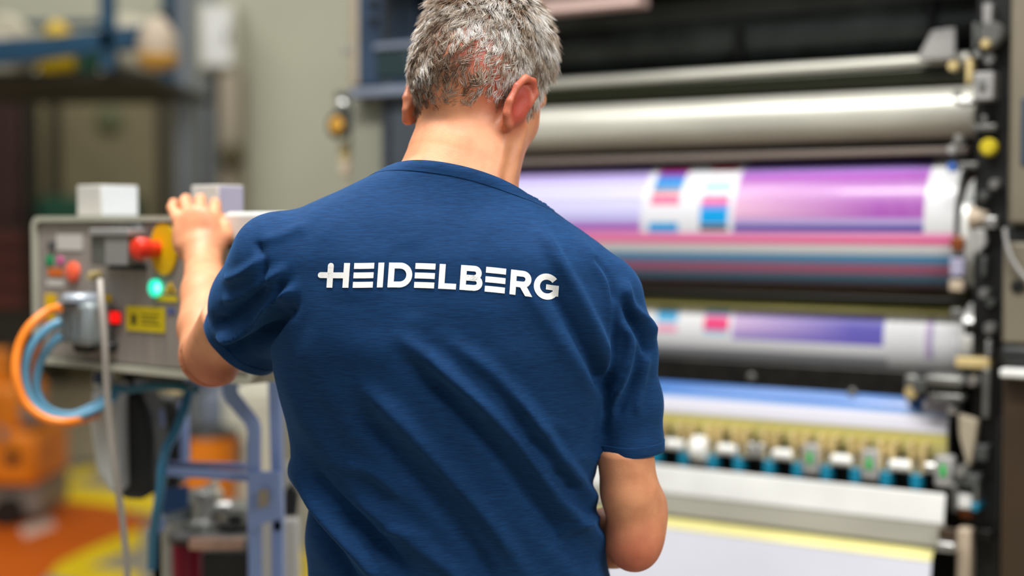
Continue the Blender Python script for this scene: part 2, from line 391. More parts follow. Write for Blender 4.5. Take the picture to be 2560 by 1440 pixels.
obj('round_vent', MB().lathe((p.x - D.location.x, 8.57 - D.location.y, p.z), (0, -1, 0), [(0, .085), (.02, .08), (.03, .05)]), mat('mossy_green_vent', (74, 78, 44), .6), D)
x0, x1, y0, y1, z0, z1 = wbox(-90, 56, 190, 700, 8.1, .15)
o = empty('rack_post', Vector(((x0 + x1) / 2, 8.15, 0)), 'dark red wide post at the left edge under the storage rack', 'post')
obj('post_body', L((x0, x1, y0, y1, 0, z1), o), 'rackred', o, .01)
obj('post_flange', L((W(56, 0, 8.1).x, W(70, 0, 8.1).x, y0 + .02, y1, 0, z1), o), 'olive', o)
x0, x1, y0, y1, z0, z1 = wbox(-60, 62, 566, 770, 7.6, .3)
o = empty('crate_stack', Vector(((x0 + x1) / 2, 7.7, 0)), 'red brown crated machine standing at the left edge behind the cables', 'crate')
obj('crate_base', L((x0, x1, y0, y1, 0, z0), o), 'olive', o, .01)
for k in range(4):
    obj('crate_board', L((x0, x1, y0 - .01, y0 + .02, z0 + k * (z1 - z0) / 4, z0 + (k + .7) * (z1 - z0) / 4), o), 'brownred', o, .004)
obj('crate_body', L((x0 + .01, x1 - .01, y0 + .01, y1, z0, z1), o), 'rackred', o)

# orange machine on the floor at the left edge
T = empty('pallet_truck', Vector((W(20, 1255, 6.95).x, 6.95, 0)), 'orange machine with grey wheel housings on the floor at the left edge', 'machine')
def tk(px0, px1, py0, py1, Y, d): return L(wbox(px0, px1, py0, py1, Y, d), T)
obj('lower_housing', tk(-80, 92, 1080, 1215, 6.75, .5), 'truck', T, .03)
obj('upper_housing', tk(-90, 52, 965, 1085, 6.8, .4), 'truck', T, .03)
obj('mast', tk(-60, 16, 876, 970, 6.85, .12), 'truck', T, .02)
obj('side_box', tk(48, 96, 1010, 1060, 6.75, .2), 'truckgrey', T, .01)
obj('base_plate', tk(-80, 100, 1215, 1290, 6.8, .45), 'truckgrey', T, .01)
obj('cover_plate', tk(-10, 14, 1070, 1100, 6.72, .03), 'truckgrey', T, .004)
obj('round_cap', MB().cyl((W(28, 1145, 6.72).x - T.location.x, 6.72 - T.location.y, W(28, 1145, 6.72).z), (W(28, 1145, 6.72).x - T.location.x, 6.76 - T.location.y, W(28, 1145, 6.72).z), .03), 'black', T)
p = fz(20, 1262)
obj('wheel', MB().cyl((W(15, 1240, 6.75).x - T.location.x, 6.74 - T.location.y, .07), (W(15, 1240, 6.75).x - T.location.x, 6.80 - T.location.y, .07), .07), 'black', T)

# things standing on the floor behind the stand
def cabinet(px0, px1, py0, py1, Y, d, m, name, label, cat, door=True):
    b = wbox(px0, px1, py0, py1, Y, d)
    o = empty(name, Vector(((b[0] + b[1]) / 2, Y + d / 2, 0)), label, cat, 'cabinets on the floor behind the stand')
    obj('cabinet_body', L((b[0], b[1], b[2], b[3], .03, b[5]), o), m, o, .01)
    obj('plinth', L((b[0] + .02, b[1] - .02, b[2] + .02, b[3], 0, .03), o), 'black', o)
    if door:
        obj('cabinet_door', L((b[0] + .02, b[1] - .02, b[2] - .015, b[2], .08, b[5] - .03), o), m, o, .006)
        obj('door_handle', L((b[0] + .06, b[0] + .08, b[2] - .035, b[2] - .015, b[5] - .3, b[5] - .18), o), 'greysteel', o, .004)
    return o
cabinet(556, 705, 975, 1300, 5.2, .5, 'beigebox', 'floor_cabinet', 'cream cabinet on the floor behind the periwinkle stand', 'cabinet')
cabinet(500, 556, 985, 1120, 5.6, .3, 'ledge', 'floor_cabinet', 'narrow pale blue cabinet behind the left side of the periwinkle stand', 'cabinet')
b = wbox(468, 536, 1098, 1210, 5.0, .25)
o = empty('bin', Vector(((b[0] + b[1]) / 2, 5.12, 0)), 'orange bin on the floor behind the periwinkle stand', 'bin')
obj('bin_body', MB().lathe((0, 0, 0), (0, 0, 1), [(0, .07), (.02, .08), (b[5] - .02, .105), (b[5], .112)]), 'bin', o)
obj('bin_lid', MB().lathe((0, 0, b[5]), (0, 0, 1), [(0, .116), (.012, .11), (.03, .06)]), 'black', o)

# ------------------------------------------------------------------ printing press
MF = Frame(0.882, 2.8, math.radians(-32.8))
PR = empty('printing_press', MF.m, 'large sheet fed printing press with steel rollers and printed cylinders on the right', 'printing press')
XL, XR = -1.40, 0.0
def part(name, mb, m, bevel=0.0, parent=PR): return obj(name, mb, m, parent, bevel)
def mz(py, y=0.0, px=2380): return MF.z(px, py, y)
def mx(px, py=560, y=0.0): return MF.x(px, py, y)
# core behind the rollers and the frames
part('overhead_light_blocker', MB().box(XL - .02, .17, -.10, .5, 2.02, 2.06), 'dgrey', .01)  # added slab out of view, keeps overhead light off the press
part('inner_wall', MB().box(XL, XR + .02, .55, .6, .1, 2.05), 'black')
part('machine_base', MB().box(XL - .2, XR + .3, .0, .6, 0.0, .42), 'dgrey', .01)
part('side_frame', MB().box(.03, .17, -.02, .7, .42, 2.1), 'black', .006)
part('side_frame', MB().box(XL - .04, XL, .0, .7, .42, 2.1), 'slate', .006)
# upper black rollers, rail and guard
yb = .10
part('top_rail', MB().box(mx(1285, 10, -.02), mx(1605, 10, -.02), -.04, .02, MF.z(1500, 26, -.02), MF.z(1500, -30, -.02)), mat('pinkish_rail_paint', (196, 168, 160), .45), .004)
part('ink_roller', MB().cyl((XL, .2, mz(62, .2) - .0), (XR, .2, mz(62, .2)), .062, n=48), 'blackgloss')
part('duct_cover', MB().box(XL, XR, .16, .3, mz(2, .16), mz(-70, .16)), 'dgrey', .01)
part('cover_joint', MB().box(mx(1838, 60, .12), mx(1852, 60, .12), .125, .2, mz(110, .12), mz(20, .12)), 'black')
part('cover_joint', MB().box(mx(2318, 60, .12), mx(2332, 60, .12), .125, .2, mz(90, .12), mz(0, .12)), 'black')
part('roller_backing', MB().box(XL, XR, .22, .4, mz(140, .2), mz(90, .2)), 'black')
part('bolt', MB().lathe((mx(1975, 112, .2), .22, MF.z(1975, 112, .2)), (0, -1, 0), [(0, .012), (.01, .012), (.015, .006)], 16), 'silver')
part('guard_bar', MB().cyl((XL, .09, mz(150, .09)), (XR - .01, .09, mz(150, .09)), .0155, n=32), 'chrome')
part('guard_bar_shield', MB().box(XL, XR - .005, .07, .2, mz(205, .07), mz(163, .07)), mat('dark_olive_gloss', (34, 36, 22), .3, .3), .004)
cz = [(2302, 140), (2335, 78), (2392, 70), (2392, 148), (2302, 152)]
part('bracket_plate', MB().prism([(MF.x(a, b, .06), MF.z(a, b, .06)) for a, b in cz], .045, .06), 'plate', .002)
zc = (mz(210, .06) + mz(345, .06)) / 2
part('steel_roller', MB().cyl((XL, .10, zc), (XR + .01, .10, zc), .054, n=64), 'chrome')
part('roller_journal', MB().cyl((XR + .01, .10, zc), (XR + .04, .10, zc), .03, n=24), 'silver')
part('splash_bar', MB().box(XL, XR, .1, .2, mz(368, .1), mz(350, .1)), 'oilblack', .003)
part('edge_strip', MB().box(XL, XR, .035, .11, mz(384, .035), mz(367, .035)), mat('dusty_grey_edge', (112, 100, 92), .5), .003)

def grid_mesh(name, P, C, m, parent):
    """P (a,b,3) grid of points, C (a,b,3) linear colours"""
    a, b, _ = P.shape; me = bpy.data.meshes.new(name)
    idx = np.arange(a * b).reshape(a, b)
    F = np.stack([idx[:-1, :-1], idx[1:, :-1], idx[1:, 1:], idx[:-1, 1:]], -1).reshape(-1, 4)
    me.from_pydata(P.reshape(-1, 3).tolist(), [], F.tolist()); me.update()
    at = me.attributes.new('print', 'FLOAT_COLOR', 'POINT'); c4 = np.ones((a * b, 4), np.float32); c4[:, :3] = C.reshape(-1, 3) * .80; at.data.foreach_set('color', c4.ravel())
    me.shade_smooth()
    return link(name, me, m, parent)
def L3(c): return np.array(lin(c)[:3])
def mixc(a, b, t): return L3(a) * (1 - t) + L3(b) * t
PRINT = attr_mat('glossy_print_and_reflection', 'print', .32, 0.0, .15)
# main printed cylinder: radius .14
RC = .148; zcy = mz(560, 0.0); ycy = RC
def ypx(py):  # rows read on the front of the cylinder at its right end
    o = MF.inv @ CAM; d = MF.inv.to_3x3() @ ray(2370, py)
    # intersect with the cylinder
    A_ = d.y ** 2 + d.z ** 2; B_ = 2 * ((o.y - ycy) * d.y + (o.z - zcy) * d.z); C_ = (o.y - ycy) ** 2 + (o.z - zcy) ** 2 - RC ** 2
    D_ = B_ * B_ - 4 * A_ * C_
    if D_ < 0: return math.pi / 2 * (1 if py < 560 else -1)
    t = (-B_ - math.sqrt(D_)) / (2 * A_); p = o + d * t
    return math.atan2(p.z - zcy, ycy - p.y)
rows = [(386, 'e'), (398, 'n'), (409, 'l'), (426, 'p'), (440, 'm'), (545, 'l2'), (562, 'i'), (582, 'k1'), (598, 'k2'), (612, 'w'), (640, 'b1'), (664, 'k3'), (690, 'b2'), (711, 'mv'), (726, 'br'), (745, 'x')]
rt = [(ypx(a), k) for a, k in rows]
th = np.linspace(-2.4, 2.2, 420); xs = np.linspace(XL + .01, XR - .012, 420)
XM = {k: mx(k, 560, .02) for k in (1340, 1610, 1632, 1703, 1757, 1828, 1842, 2316, 1900, 2100)}
def printcol(x, a):
    k = 'e'
    for (t, kk) in rt:
        if a < t: k = kk
    if x > XM[1842] and x < XM[2316]:
        s = (x - XM[1842]) / (XM[2316] - XM[1842])
        if k == 'e': return L3((110, 100, 104))
        if k == 'n': return L3((74, 66, 150))
        if k == 'l': return L3((160, 128, 200))
        if k == 'p': return L3((172, 92, 186))
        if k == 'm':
            glow = max(0, 1 - abs(a - .22 + s * .1) / .5) * max(0, 1 - s * 1.3)  # pinkish highlight painted into the left of the purple image
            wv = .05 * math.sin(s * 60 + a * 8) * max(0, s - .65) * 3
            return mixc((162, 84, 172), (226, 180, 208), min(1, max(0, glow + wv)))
        if k == 'l2': return L3((178, 160, 208))
        if k == 'i': return L3((96, 84, 164))
    if x < XM[1610]:
        if k in ('e', 'n'): return L3((130, 84, 168)) if k == 'n' else L3((110, 96, 120))
        if k in ('l', 'p'): return L3((176, 160, 216))
        if k == 'm':
            return mixc((186, 182, 232), (214, 210, 240), .5 + .5 * math.sin(a * 30))
        if k in ('l2',): return L3((170, 150, 214))
        if k == 'i': return L3((176, 96, 182))
    if k in ('e', 'n', 'l', 'p', 'm', 'l2', 'i'):
        if x > XM[1842] or k == 'e': return L3((226, 226, 228))
        if XM[1632] < x < XM[1703]:
            for (q0, q1, c) in ((406, 420, (206, 30, 132)), (420, 430, (120, 84, 190)), (430, 461, (24, 134, 206)), (461, 473, (130, 112, 104)), (477, 506, (238, 82, 132)), (556, 584, (0, 156, 222))):
                if ypx(q1) < a <= ypx(q0): return L3(c)
        if XM[1757] < x < XM[1828]:
            for (q0, q1, c) in ((402, 416, (196, 24, 66)), (448, 470, (134, 196, 236)), (480, 504, (246, 96, 142)), (504, 518, (150, 130, 214)), (518, 560, (0, 158, 226)), (562, 578, (60, 52, 52))):
                if ypx(q1) < a <= ypx(q0): return L3(c)
        return L3((226, 226, 232))
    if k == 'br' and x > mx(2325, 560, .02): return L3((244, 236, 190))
    return L3({'k1': (252, 162, 206), 'k2': (244, 76, 144), 'w': (240, 240, 242), 'b1': (104, 186, 244), 'k3': (252, 150, 202), 'b2': (140, 204, 252), 'mv': (236, 208, 230), 'br': (226, 176, 160), 'x': (190, 150, 130)}[k])  # lower bands lightened to make up for missing light under the cylinder
_yc = {}
_oy = ypx
def ypx(py):
    if py not in _yc: _yc[py] = _oy(py)
    return _yc[py]
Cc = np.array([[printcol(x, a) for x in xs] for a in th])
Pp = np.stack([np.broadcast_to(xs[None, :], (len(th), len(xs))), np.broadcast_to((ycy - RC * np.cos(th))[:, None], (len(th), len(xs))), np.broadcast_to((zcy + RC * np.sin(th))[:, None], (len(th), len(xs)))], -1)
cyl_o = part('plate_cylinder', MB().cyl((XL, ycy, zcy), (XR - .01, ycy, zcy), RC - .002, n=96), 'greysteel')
grid_mesh('print_or_reflection', Pp, Cc, PRINT, cyl_o)
# bearer rings and journal at its right end
def ring(name, cx0, cx1, r, m, y=ycy, z=zcy): return part(name, MB().lathe((cx0, y, z), (1, 0, 0), [(0, r - .006), (.004, r), (cx1 - cx0 - .004, r), (cx1 - cx0, r - .006)], 96), m)
ring('bearer_ring', -.002, .034, .116, 'polish', .112, mz(587, .0))
ring('bearer_hub', .036, .07, .05, 'tan')
ring('bearer_groove', -.008, .0, .11, 'bronze')

# lower (impression) cylinder, with the mirrored image of the upper print painted on; its centre lies deeper
R2 = .10; z2 = mz(866, .05) ; y2 = .05 + R2
def a2(py):
    o = MF.inv @ CAM; d = MF.inv.to_3x3() @ ray(2370, py)
    A_ = d.y ** 2 + d.z ** 2; B_ = 2 * ((o.y - y2) * d.y + (o.z - z2) * d.z); C_ = (o.y - y2) ** 2 + (o.z - z2) ** 2 - R2 ** 2
    D_ = B_ * B_ - 4 * A_ * C_
    if D_ < 0: return 1.57
    t = (-B_ - math.sqrt(D_)) / (2 * A_); p = o + d * t
    return math.atan2(p.z - z2, y2 - p.y)
A2 = {k: a2(k) for k in (750, 756, 786, 792, 797, 802, 806, 814, 830, 834, 842, 852, 862, 874, 886, 900, 912, 932)}
XB = {k: mx(k, 830, .05) for k in (1640, 1690, 1757, 1818, 1830, 2208, 2216, 2298, 2312, 2322, 2332)}
def low(x, a):
    if a > A2[786]: return L3((246, 240, 158))  # yellow lightened to offset the shade of the cylinder above
    if a > A2[792]: return L3((220, 218, 190))
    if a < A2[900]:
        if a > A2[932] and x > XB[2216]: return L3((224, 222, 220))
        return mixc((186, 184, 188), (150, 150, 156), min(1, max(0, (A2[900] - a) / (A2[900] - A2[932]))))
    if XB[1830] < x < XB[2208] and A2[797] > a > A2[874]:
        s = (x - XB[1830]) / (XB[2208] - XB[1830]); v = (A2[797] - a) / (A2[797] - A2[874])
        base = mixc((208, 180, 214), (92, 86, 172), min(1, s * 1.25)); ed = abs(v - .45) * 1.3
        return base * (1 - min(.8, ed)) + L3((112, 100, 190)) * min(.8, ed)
    if XB[1640] < x < XB[1690]:
        for q0, q1, c in ((786, 802, (66, 66, 72)), (802, 834, (60, 164, 214)), (842, 862, (232, 150, 184))):
            if A2[q1] < a <= A2[q0]: return L3(c)
    if XB[1757] < x < XB[1818]:
        for q0, q1, c in ((786, 806, (52, 162, 216)), (806, 814, (170, 170, 220)), (814, 852, (230, 70, 126)), (852, 862, (130, 190, 224))):
            if A2[q1] < a <= A2[q0]: return L3(c)
    if XB[2312] < x < XB[2322] : return L3((196, 176, 206))
    if XB[2322] < x < XB[2332] : return L3((150, 140, 186))
    if XB[2216] < x < XB[2298]:
        if (int((A2[797] - a) * 160) % 3 == 0) : return L3((204, 206, 210))
    return L3((226, 226, 228))
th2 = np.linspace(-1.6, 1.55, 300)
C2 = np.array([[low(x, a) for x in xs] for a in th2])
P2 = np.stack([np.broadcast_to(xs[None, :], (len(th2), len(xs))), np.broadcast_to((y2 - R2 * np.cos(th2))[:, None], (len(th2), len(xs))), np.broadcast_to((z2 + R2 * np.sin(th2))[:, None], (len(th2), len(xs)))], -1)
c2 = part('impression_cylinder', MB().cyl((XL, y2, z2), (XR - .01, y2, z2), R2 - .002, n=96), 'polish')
grid_mesh('print_or_reflection', P2, C2, PRINT, c2)
part('bearer_ring', MB().lathe((.0, .075, mz(848, .0)), (1, 0, 0), [(0, .064), (.004, .070), (.03, .070), (.034, .064)], 96), 'polish')
part('gap_shade_strip', MB().box(XL, XR, .03, .1, mz(755, .03), mz(747, .03)), 'black', .002)  # black strip standing in for the shaded gap between the cylinders

# black cross bar with bolts
yc_ = .0
part('cross_bar', MB().box(XL, XR - .01, yc_, .1, mz(1012, yc_, 2370), mz(932, yc_, 2370)), 'oilblack', .004)
for px, py in ((1880, 942), (2132, 981), (1560, 940)):
    part('bolt', MB().lathe((MF.x(px, py, 0), 0.0, MF.z(px, py, 0)), (0, -1, 0), [(0, .009), (.006, .009), (.009, .004)], 16), 'greysteel')
part('bar_clamp', MB().box(MF.x(2268, 960, -.01), MF.x(2300, 960, -.01), -.03, .0, MF.z(2280, 1000, -.01), MF.z(2280, 935, -.01)), 'greysteel', .006)
part('bar_clamp', MB().cyl((MF.x(2282, 975, -.03), -.03, MF.z(2282, 980, -.03)), (MF.x(2282, 975, -.03), -.045, MF.z(2282, 980, -.03)), .012), 'tan')

# transfer drum with sheet: blue top band, white, then khaki strip
R3 = .11; y3 = -.03 + R3; z3 = mz(1100, -.03)
def a3(py):
    o = MF.inv @ CAM; d = MF.inv.to_3x3() @ ray(2370, py)
    A_ = d.y ** 2 + d.z ** 2; B_ = 2 * ((o.y - y3) * d.y + (o.z - z3) * d.z); C_ = (o.y - y3) ** 2 + (o.z - z3) ** 2 - R3 ** 2
    D_ = B_ * B_ - 4 * A_ * C_
    if D_ < 0: return 1.3
    t = (-B_ - math.sqrt(D_)) / (2 * A_); p = o + d * t
    return math.atan2(p.z - z3, y3 - p.y)
A3 = {k: a3(k) for k in (1010, 1018, 1036, 1084, 1092, 1110, 1150)}
def drum(x, a):
    if a > A3[1036]:
        return L3((0, 100, 182)) if x < mx(2300, 1020, -.03) else L3((222, 216, 226))
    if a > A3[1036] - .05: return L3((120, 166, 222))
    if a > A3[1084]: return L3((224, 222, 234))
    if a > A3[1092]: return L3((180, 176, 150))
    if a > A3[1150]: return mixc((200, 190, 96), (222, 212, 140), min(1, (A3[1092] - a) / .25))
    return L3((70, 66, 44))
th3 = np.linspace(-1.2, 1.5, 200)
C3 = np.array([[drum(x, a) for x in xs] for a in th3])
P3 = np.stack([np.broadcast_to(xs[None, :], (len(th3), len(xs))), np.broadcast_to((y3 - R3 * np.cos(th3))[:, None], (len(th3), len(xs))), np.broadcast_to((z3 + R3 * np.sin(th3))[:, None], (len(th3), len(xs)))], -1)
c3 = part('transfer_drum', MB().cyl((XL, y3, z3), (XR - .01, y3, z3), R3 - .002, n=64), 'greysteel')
grid_mesh('print_or_reflection', P3, C3, PRINT, c3)

# gripper bar: dark recess, steel shaft, white pads, tan arms and teal feet
yg = -.06
part('gripper_recess', MB().box(XL, XR + .005, yg + .035, yg + .06, mz(1236, yg + .035), mz(1150, yg + .035)), 'black')
zs = mz(1176, yg)
part('gripper_shaft', MB().cyl((XL, yg + .012, zs), (XR - .012, yg + .012, zs), .013, n=24), 'silver')
def gripper(px):
    x = mx(px, 1180, yg)
    g = part('gripper', MB().box(x - .012, x + .012, yg + .012, yg + .03, zs - .010, zs + .03).prism([(x - .012, zs - .016), (x - .004, zs - .016), (x - .010, zs + .048), (x - .019, zs + .048)], yg - .006, yg + .03).prism([(x + .004, zs - .016), (x + .012, zs - .016), (x + .019, zs + .048), (x + .010, zs + .048)], yg - .006, yg + .03), 'tan', .003)
    obj('foot', MB().box(x - .0105, x + .0105, yg - .010, yg + .02, zs - .044, zs - .012), 'teal', g, .003)
    obj('slot', MB().box(x - .004, x + .004, yg - .002, yg + .0, zs - .004, zs + .02), 'black', g)
    return g
for px in (1640, 1712, 1783, 1848, 1924, 1996, 2067, 2141, 2216, 2292): gripper(px)
for px in (1300, 1368, 1434, 1500, 1570): gripper(px)
for px in (1690, 1820, 1958, 2106, 2252): 
    x = mx(px, 1180, yg); part('pad', MB().cyl((x - .022, yg, zs), (x + .022, yg, zs), .0115, n=24), 'white', .003)
x = mx(1752, 1180, yg); part('roller_wheel', MB().lathe((x - .02, yg - .0, zs - .004), (1, 0, 0), [(0, .02), (.006, .028), (.034, .028), (.04, .02)], 32), 'white')
for px in (1880, 1905): 
    x = mx(px, 1180, yg); part('pad', MB().box(x - .008, x + .008, yg - .01, yg + .02, zs - .012, zs + .02), 'silver', .004)
for px in (2030, 2178, 2362):
    x = mx(px, 1190, yg)
    q = part('side_stop', MB().box(x - .018, x + .018, yg - .012, yg + .02, zs - .034, zs + .028), 'plate', .006)
    obj('marker', MB().box(x - .006, x + .006, yg - .016, yg - .012, zs - .012, zs + .012), 'green', q, .002)

# polished guard strips and paper below
y5 = -.08
ztop = mz(1240, y5)
def slant(name, y_a, py_a, y_b, py_b, m, xr=XR, t=.006):
    za = mz(py_a, y_a); zb = mz(py_b, y_b)
    mb = MB(); mb.add([(XL, y_a, za), (xr, y_a, za), (xr, y_b, zb), (XL, y_b, zb), (XL, y_a + t, za), (xr, y_a + t, za), (xr, y_b + t, zb), (XL, y_b + t, zb)], [(0, 1, 2, 3), (7, 6, 5, 4), (0, 4, 5, 1), (1, 5, 6, 2), (2, 6, 7, 3), (3, 7, 4, 0)])
    return part(name, mb, m, .001)
slant('khaki_edge', .085, 750, .048, 788, 'khaki', xr=XR - .012, t=.004)
slant('guard_strip', -.08, 1238, -.09, 1314, 'polish')
slant('guard_strip', -.088, 1314, -.086, 1372, 'chrome', t=.01)
slant('khaki_edge', -.070, 1366, -.10, 1412, 'khaki', xr=XR - .02)
slant('lower_sheet', -.098, 1408, -.16, 1900, 'paper', xr=XR - .02)
part('strip_notch', MB().box(mx(2345, 1345, -.1), mx(2388, 1345, -.1), -.098, -.085, MF.z(2366, 1352, -.1), MF.z(2366, 1322, -.1)), 'browncover', .002)
part('strip_catch', MB().box(mx(2345, 1370, -.1), mx(2390, 1370, -.1), -.112, -.09, MF.z(2366, 1378, -.1), MF.z(2366, 1354, -.1)), 'silver', .004)
for px, py in ((2218, 1258), (2332, 1278)):
    part('screw', MB().lathe((MF.x(px, py, -.08), -.08, MF.z(px, py, -.08)), (0, -1, 0), [(0, .008), (.002, .008), (.003, .005)], 16), 'greysteel')

# right hand side frame: its fittings
def fx(px, py, y=-.03): return MF.x(px, py, y), MF.z(px, py, y)
def knob(name, px, py, r, m, h=.03, y=-.02):
    x, z = fx(px, py, y)
    return part(name, MB().lathe((x, y, z), (0, -1, 0), [(0, r * .8), (h * .25, r), (h * .8, r), (h, r * .7)], 24), m)
def fbox(name, px0, px1, py0, py1, m, d=.03, y=-.02, bev=.003):
    x0, z0 = fx(px0, py1, y); x1, z1 = fx(px1, py0, y)
    return part(name, MB().box(x0, x1, y - d, y + .002, z0, z1), m, bev)
knob('yellow_knob', 2478, 370, .017, 'yellowknob', .025)
q = knob('valve_body', 2488, 92, .026, 'greysteel', .04)
fbox('lever', 2440, 2454, 60, 130, 'dgrey')
fbox('bracket', 2466, 2490, 12, 70, 'plate', .03)
knob('cap', 2478, 116, .010, 'tan', .05)
fbox('tan_lever', 2424, 2440, 150, 214, 'tan', .03)
knob('cap', 2452, 138, .009, 'silver'); knob('cap', 2482, 150, .012, 'silver'); knob('cap', 2390, 168, .010, 'tan')
fbox('sensor_block', 2450, 2500, 184, 256, 'plate', .05)
fbox('sensor_window', 2464, 2484, 200, 232, 'greysteel', .055)
x, z = fx(2400, 240); part('hose', MB().tube([(fx(2398, 232)[0], -.04, fx(2398, 232)[1]), (fx(2405, 252)[0], -.06, fx(2405, 252)[1]), (fx(2425, 260)[0], -.06, fx(2425, 260)[1]), (fx(2448, 250)[0], -.05, fx(2448, 250)[1])], .008), 'silver')
fbox('bracket', 2440, 2500, 312, 330, 'greysteel'); fbox('bracket', 2462, 2476, 290, 314, 'greysteel')
knob('cap', 2404, 350, .010, 'silver'); knob('cap', 2388, 376, .010, 'plate')
fbox('blue_coupling', 2378, 2398, 408, 430, mat('blue_coupling', (44, 92, 170), .4)); fbox('rod', 2398, 2450, 406, 422, 'greysteel', .02)
knob('cap', 2494, 462, .011, 'silver'); knob('cap', 2468, 490, .010, 'dgrey')
part('journal_arm', MB().cyl((fx(2420, 545)[0], -.01, fx(2420, 545)[1]), (fx(2468, 545)[0], -.01, fx(2468, 545)[1]), .024, .016), 'cream')
fbox('clevis', 2470, 2502, 542, 570, 'silver')
x, z = fx(2450, 575)
part('finger', MB().prism([(fx(2440, 572)[0], fx(2440, 572)[1]), (fx(2468, 572)[0], fx(2468, 572)[1]), (fx(2472, 610)[0], fx(2472, 610)[1]), (fx(2448, 640)[0], fx(2448, 640)[1]), (fx(2438, 612)[0], fx(2438, 612)[1])], -.05, -.03), 'plate', .003)
fbox('bronze_bush', 2380, 2414, 592, 626, 'bronze', .012, .0); fbox('guide_block', 2378, 2414, 646, 690, 'lavender', .012, .0); fbox('guide_block', 2376, 2412, 700, 728, 'cream', .012, .0)
fbox('rod', 2460, 2476, 640, 690, 'dgrey'); knob('cap', 2468, 733, .011, 'silver'); knob('cap', 2484, 756, .009, 'dgrey')
fbox('guide_block', 2378, 2408, 772, 800, 'greysteel', .01, .0)
knob('cap', 2482, 820, .012, 'silver'); fbox('bracket', 2420, 2446, 806, 834, 'oilblack')
fbox('needle', 2474, 2486, 848, 890, 'plate'); fbox('cross_link', 2398, 2484, 894, 916, 'tan', .03)
fbox('link_arm', 2330, 2428, 934, 958, 'greysteel', .06, -.02, .008); knob('cap', 2446, 948, .012, 'silver', .05)
fbox('link_arm', 2338, 2424, 980, 994, 'greysteel', .05, -.02, .006); fbox('rod', 2466, 2486, 918, 1040, 'greysteel', .035)
knob('cap', 2395, 1020, .010, 'silver', .05); fbox('plate_piece', 2300, 2335, 944, 975, 'dgrey', .05)
part('swing_arm', MB().prism([fx(2402, 1030), (fx(2452, 1048)), (fx(2446, 1100)), (fx(2436, 1160)), (fx(2424, 1160)), (fx(2406, 1090))], -.055, -.03), 'duct', .004)
fbox('link_block', 2404, 2464, 1180, 1206, 'dgrey', .05); knob('cap', 2420, 1170, .013, 'silver', .06)
fbox('fork', 2396, 2410, 1200, 1270, 'greysteel', .05); fbox('fork', 2450, 2462, 1200, 1270, 'greysteel', .05)
fbox('fork_block', 2404, 2444, 1228, 1262, 'white', .04); fbox('teal_clip', 2446, 2464, 1248, 1266, 'teal', .055); fbox('fork_foot', 2406, 2440, 1266, 1286, 'bronze', .03)
fbox('guide_rail', 2402, 2440, 1314, 1480, 'cream', .04, -.02, .006); fbox('bracket', 2448, 2490, 1320, 1340, 'oilblack', .03)
fbox('bracket', 2446, 2480, 1110, 1146, 'dgrey', .03); fbox('conduit', 2500, 2512, 1040, 1480, 'blackplastic', .03)
# outer cover panels at the right edge (nearer to the viewer)
CV = -.10
def cx_(px, py=560): return MF.x(px, py, CV)
part('side_cover', MB().box(cx_(2517), cx_(2700), CV, CV + .12, MF.z(2540, 562, CV), 2.1), 'beigecover', .008)
part('side_cover', MB().box(cx_(2508), cx_(2700), CV, CV + .12, MF.z(2540, 862, CV), MF.z(2540, 606, CV)), 'beigecover', .006)
part('cover_ledge', MB().box(cx_(2505), cx_(2700), CV + .02, CV + .1, MF.z(2540, 606, CV), MF.z(2540, 562, CV)), 'blackplastic', .006)
part('handle_recess', MB().box(cx_(2550), cx_(2700), CV - .003, CV + .002, MF.z(2552, 415, CV), MF.z(2552, 245, CV)), 'bluegrey', .003)
part('cover_button', MB().lathe((MF.x(2545, 715, CV), CV, MF.z(2545, 715, CV)), (0, -1, 0), [(0, .012), (.004, .012), (.005, .008)], 20), 'black')
part('seal_strip', MB().box(cx_(2506), cx_(2700), CV - .01, CV + .1, MF.z(2540, 915, CV), MF.z(2540, 864, CV)), 'blackplastic', .01)
part('cover_ledge', MB().box(cx_(2514), cx_(2700), CV - .03, CV + .1, MF.z(2540, 942, CV), MF.z(2540, 920, CV)), 'white', .004)
part('side_cover', MB().box(cx_(2512), cx_(2700), CV, CV + .12, .3, MF.z(2540, 944, CV)), 'browncover', .006)
part('cover_cable', MB().tube([(MF.x(2512, 570, CV - .01), CV - .012, MF.z(2512, 570, CV)), (MF.x(2524, 620, CV), CV - .014, MF.z(2524, 620, CV)), (MF.x(2545, 665, CV), CV - .014, MF.z(2545, 665, CV)), (MF.x(2590, 720, CV), CV - .012, MF.z(2590, 720, CV))], .0042), 'plate')

# left end of the press: blue grey cabinet, ledge and frame
def lb(name, px0, px1, py0, py1, m, y=0.0, d=.2, bev=.004):
    return part(name, MB().box(MF.x(px0, 300, y), MF.x(px1, 300, y), y, y + d, MF.z((px0 + px1) / 2, py1, y), MF.z((px0 + px1) / 2, py0, y)), m, bev)
lb('end_cabinet', 896, 1035, -160, 212, 'bluegrey', .0, .5)
lb('end_cabinet_edge', 882, 896, -160, 212, 'duct', .0, .5)
lb('cabinet_panel', 940, 1020, 125, 196, mat('dark_slate_panel', (34, 50, 54), .4), -.006, .01)
lb('cabinet_rail', 932, 1030, 106, 122, 'ledge', -.012, .02)
lb('end_ledge', 872, 1060, 215, 240, 'ledge', -.03, .5)
lb('end_frame', 876, 960, 240, 900, mat('warm_grey_frame_paint', (132, 132, 118), .5), .02, .4)
lb('end_frame_panel', 960, 1100, 240, 900, 'slate', .0, .5)
lb('end_column', 870, 882, -160, 700, 'duct', .05, .2)
for py in (8, 52): 
    part('cabinet_screw', MB().lathe((MF.x(935, py, 0), 0, MF.z(935, py, 0)), (0, -1, 0), [(0, .012), (.006, .012), (.008, .008)], 16), 'black')
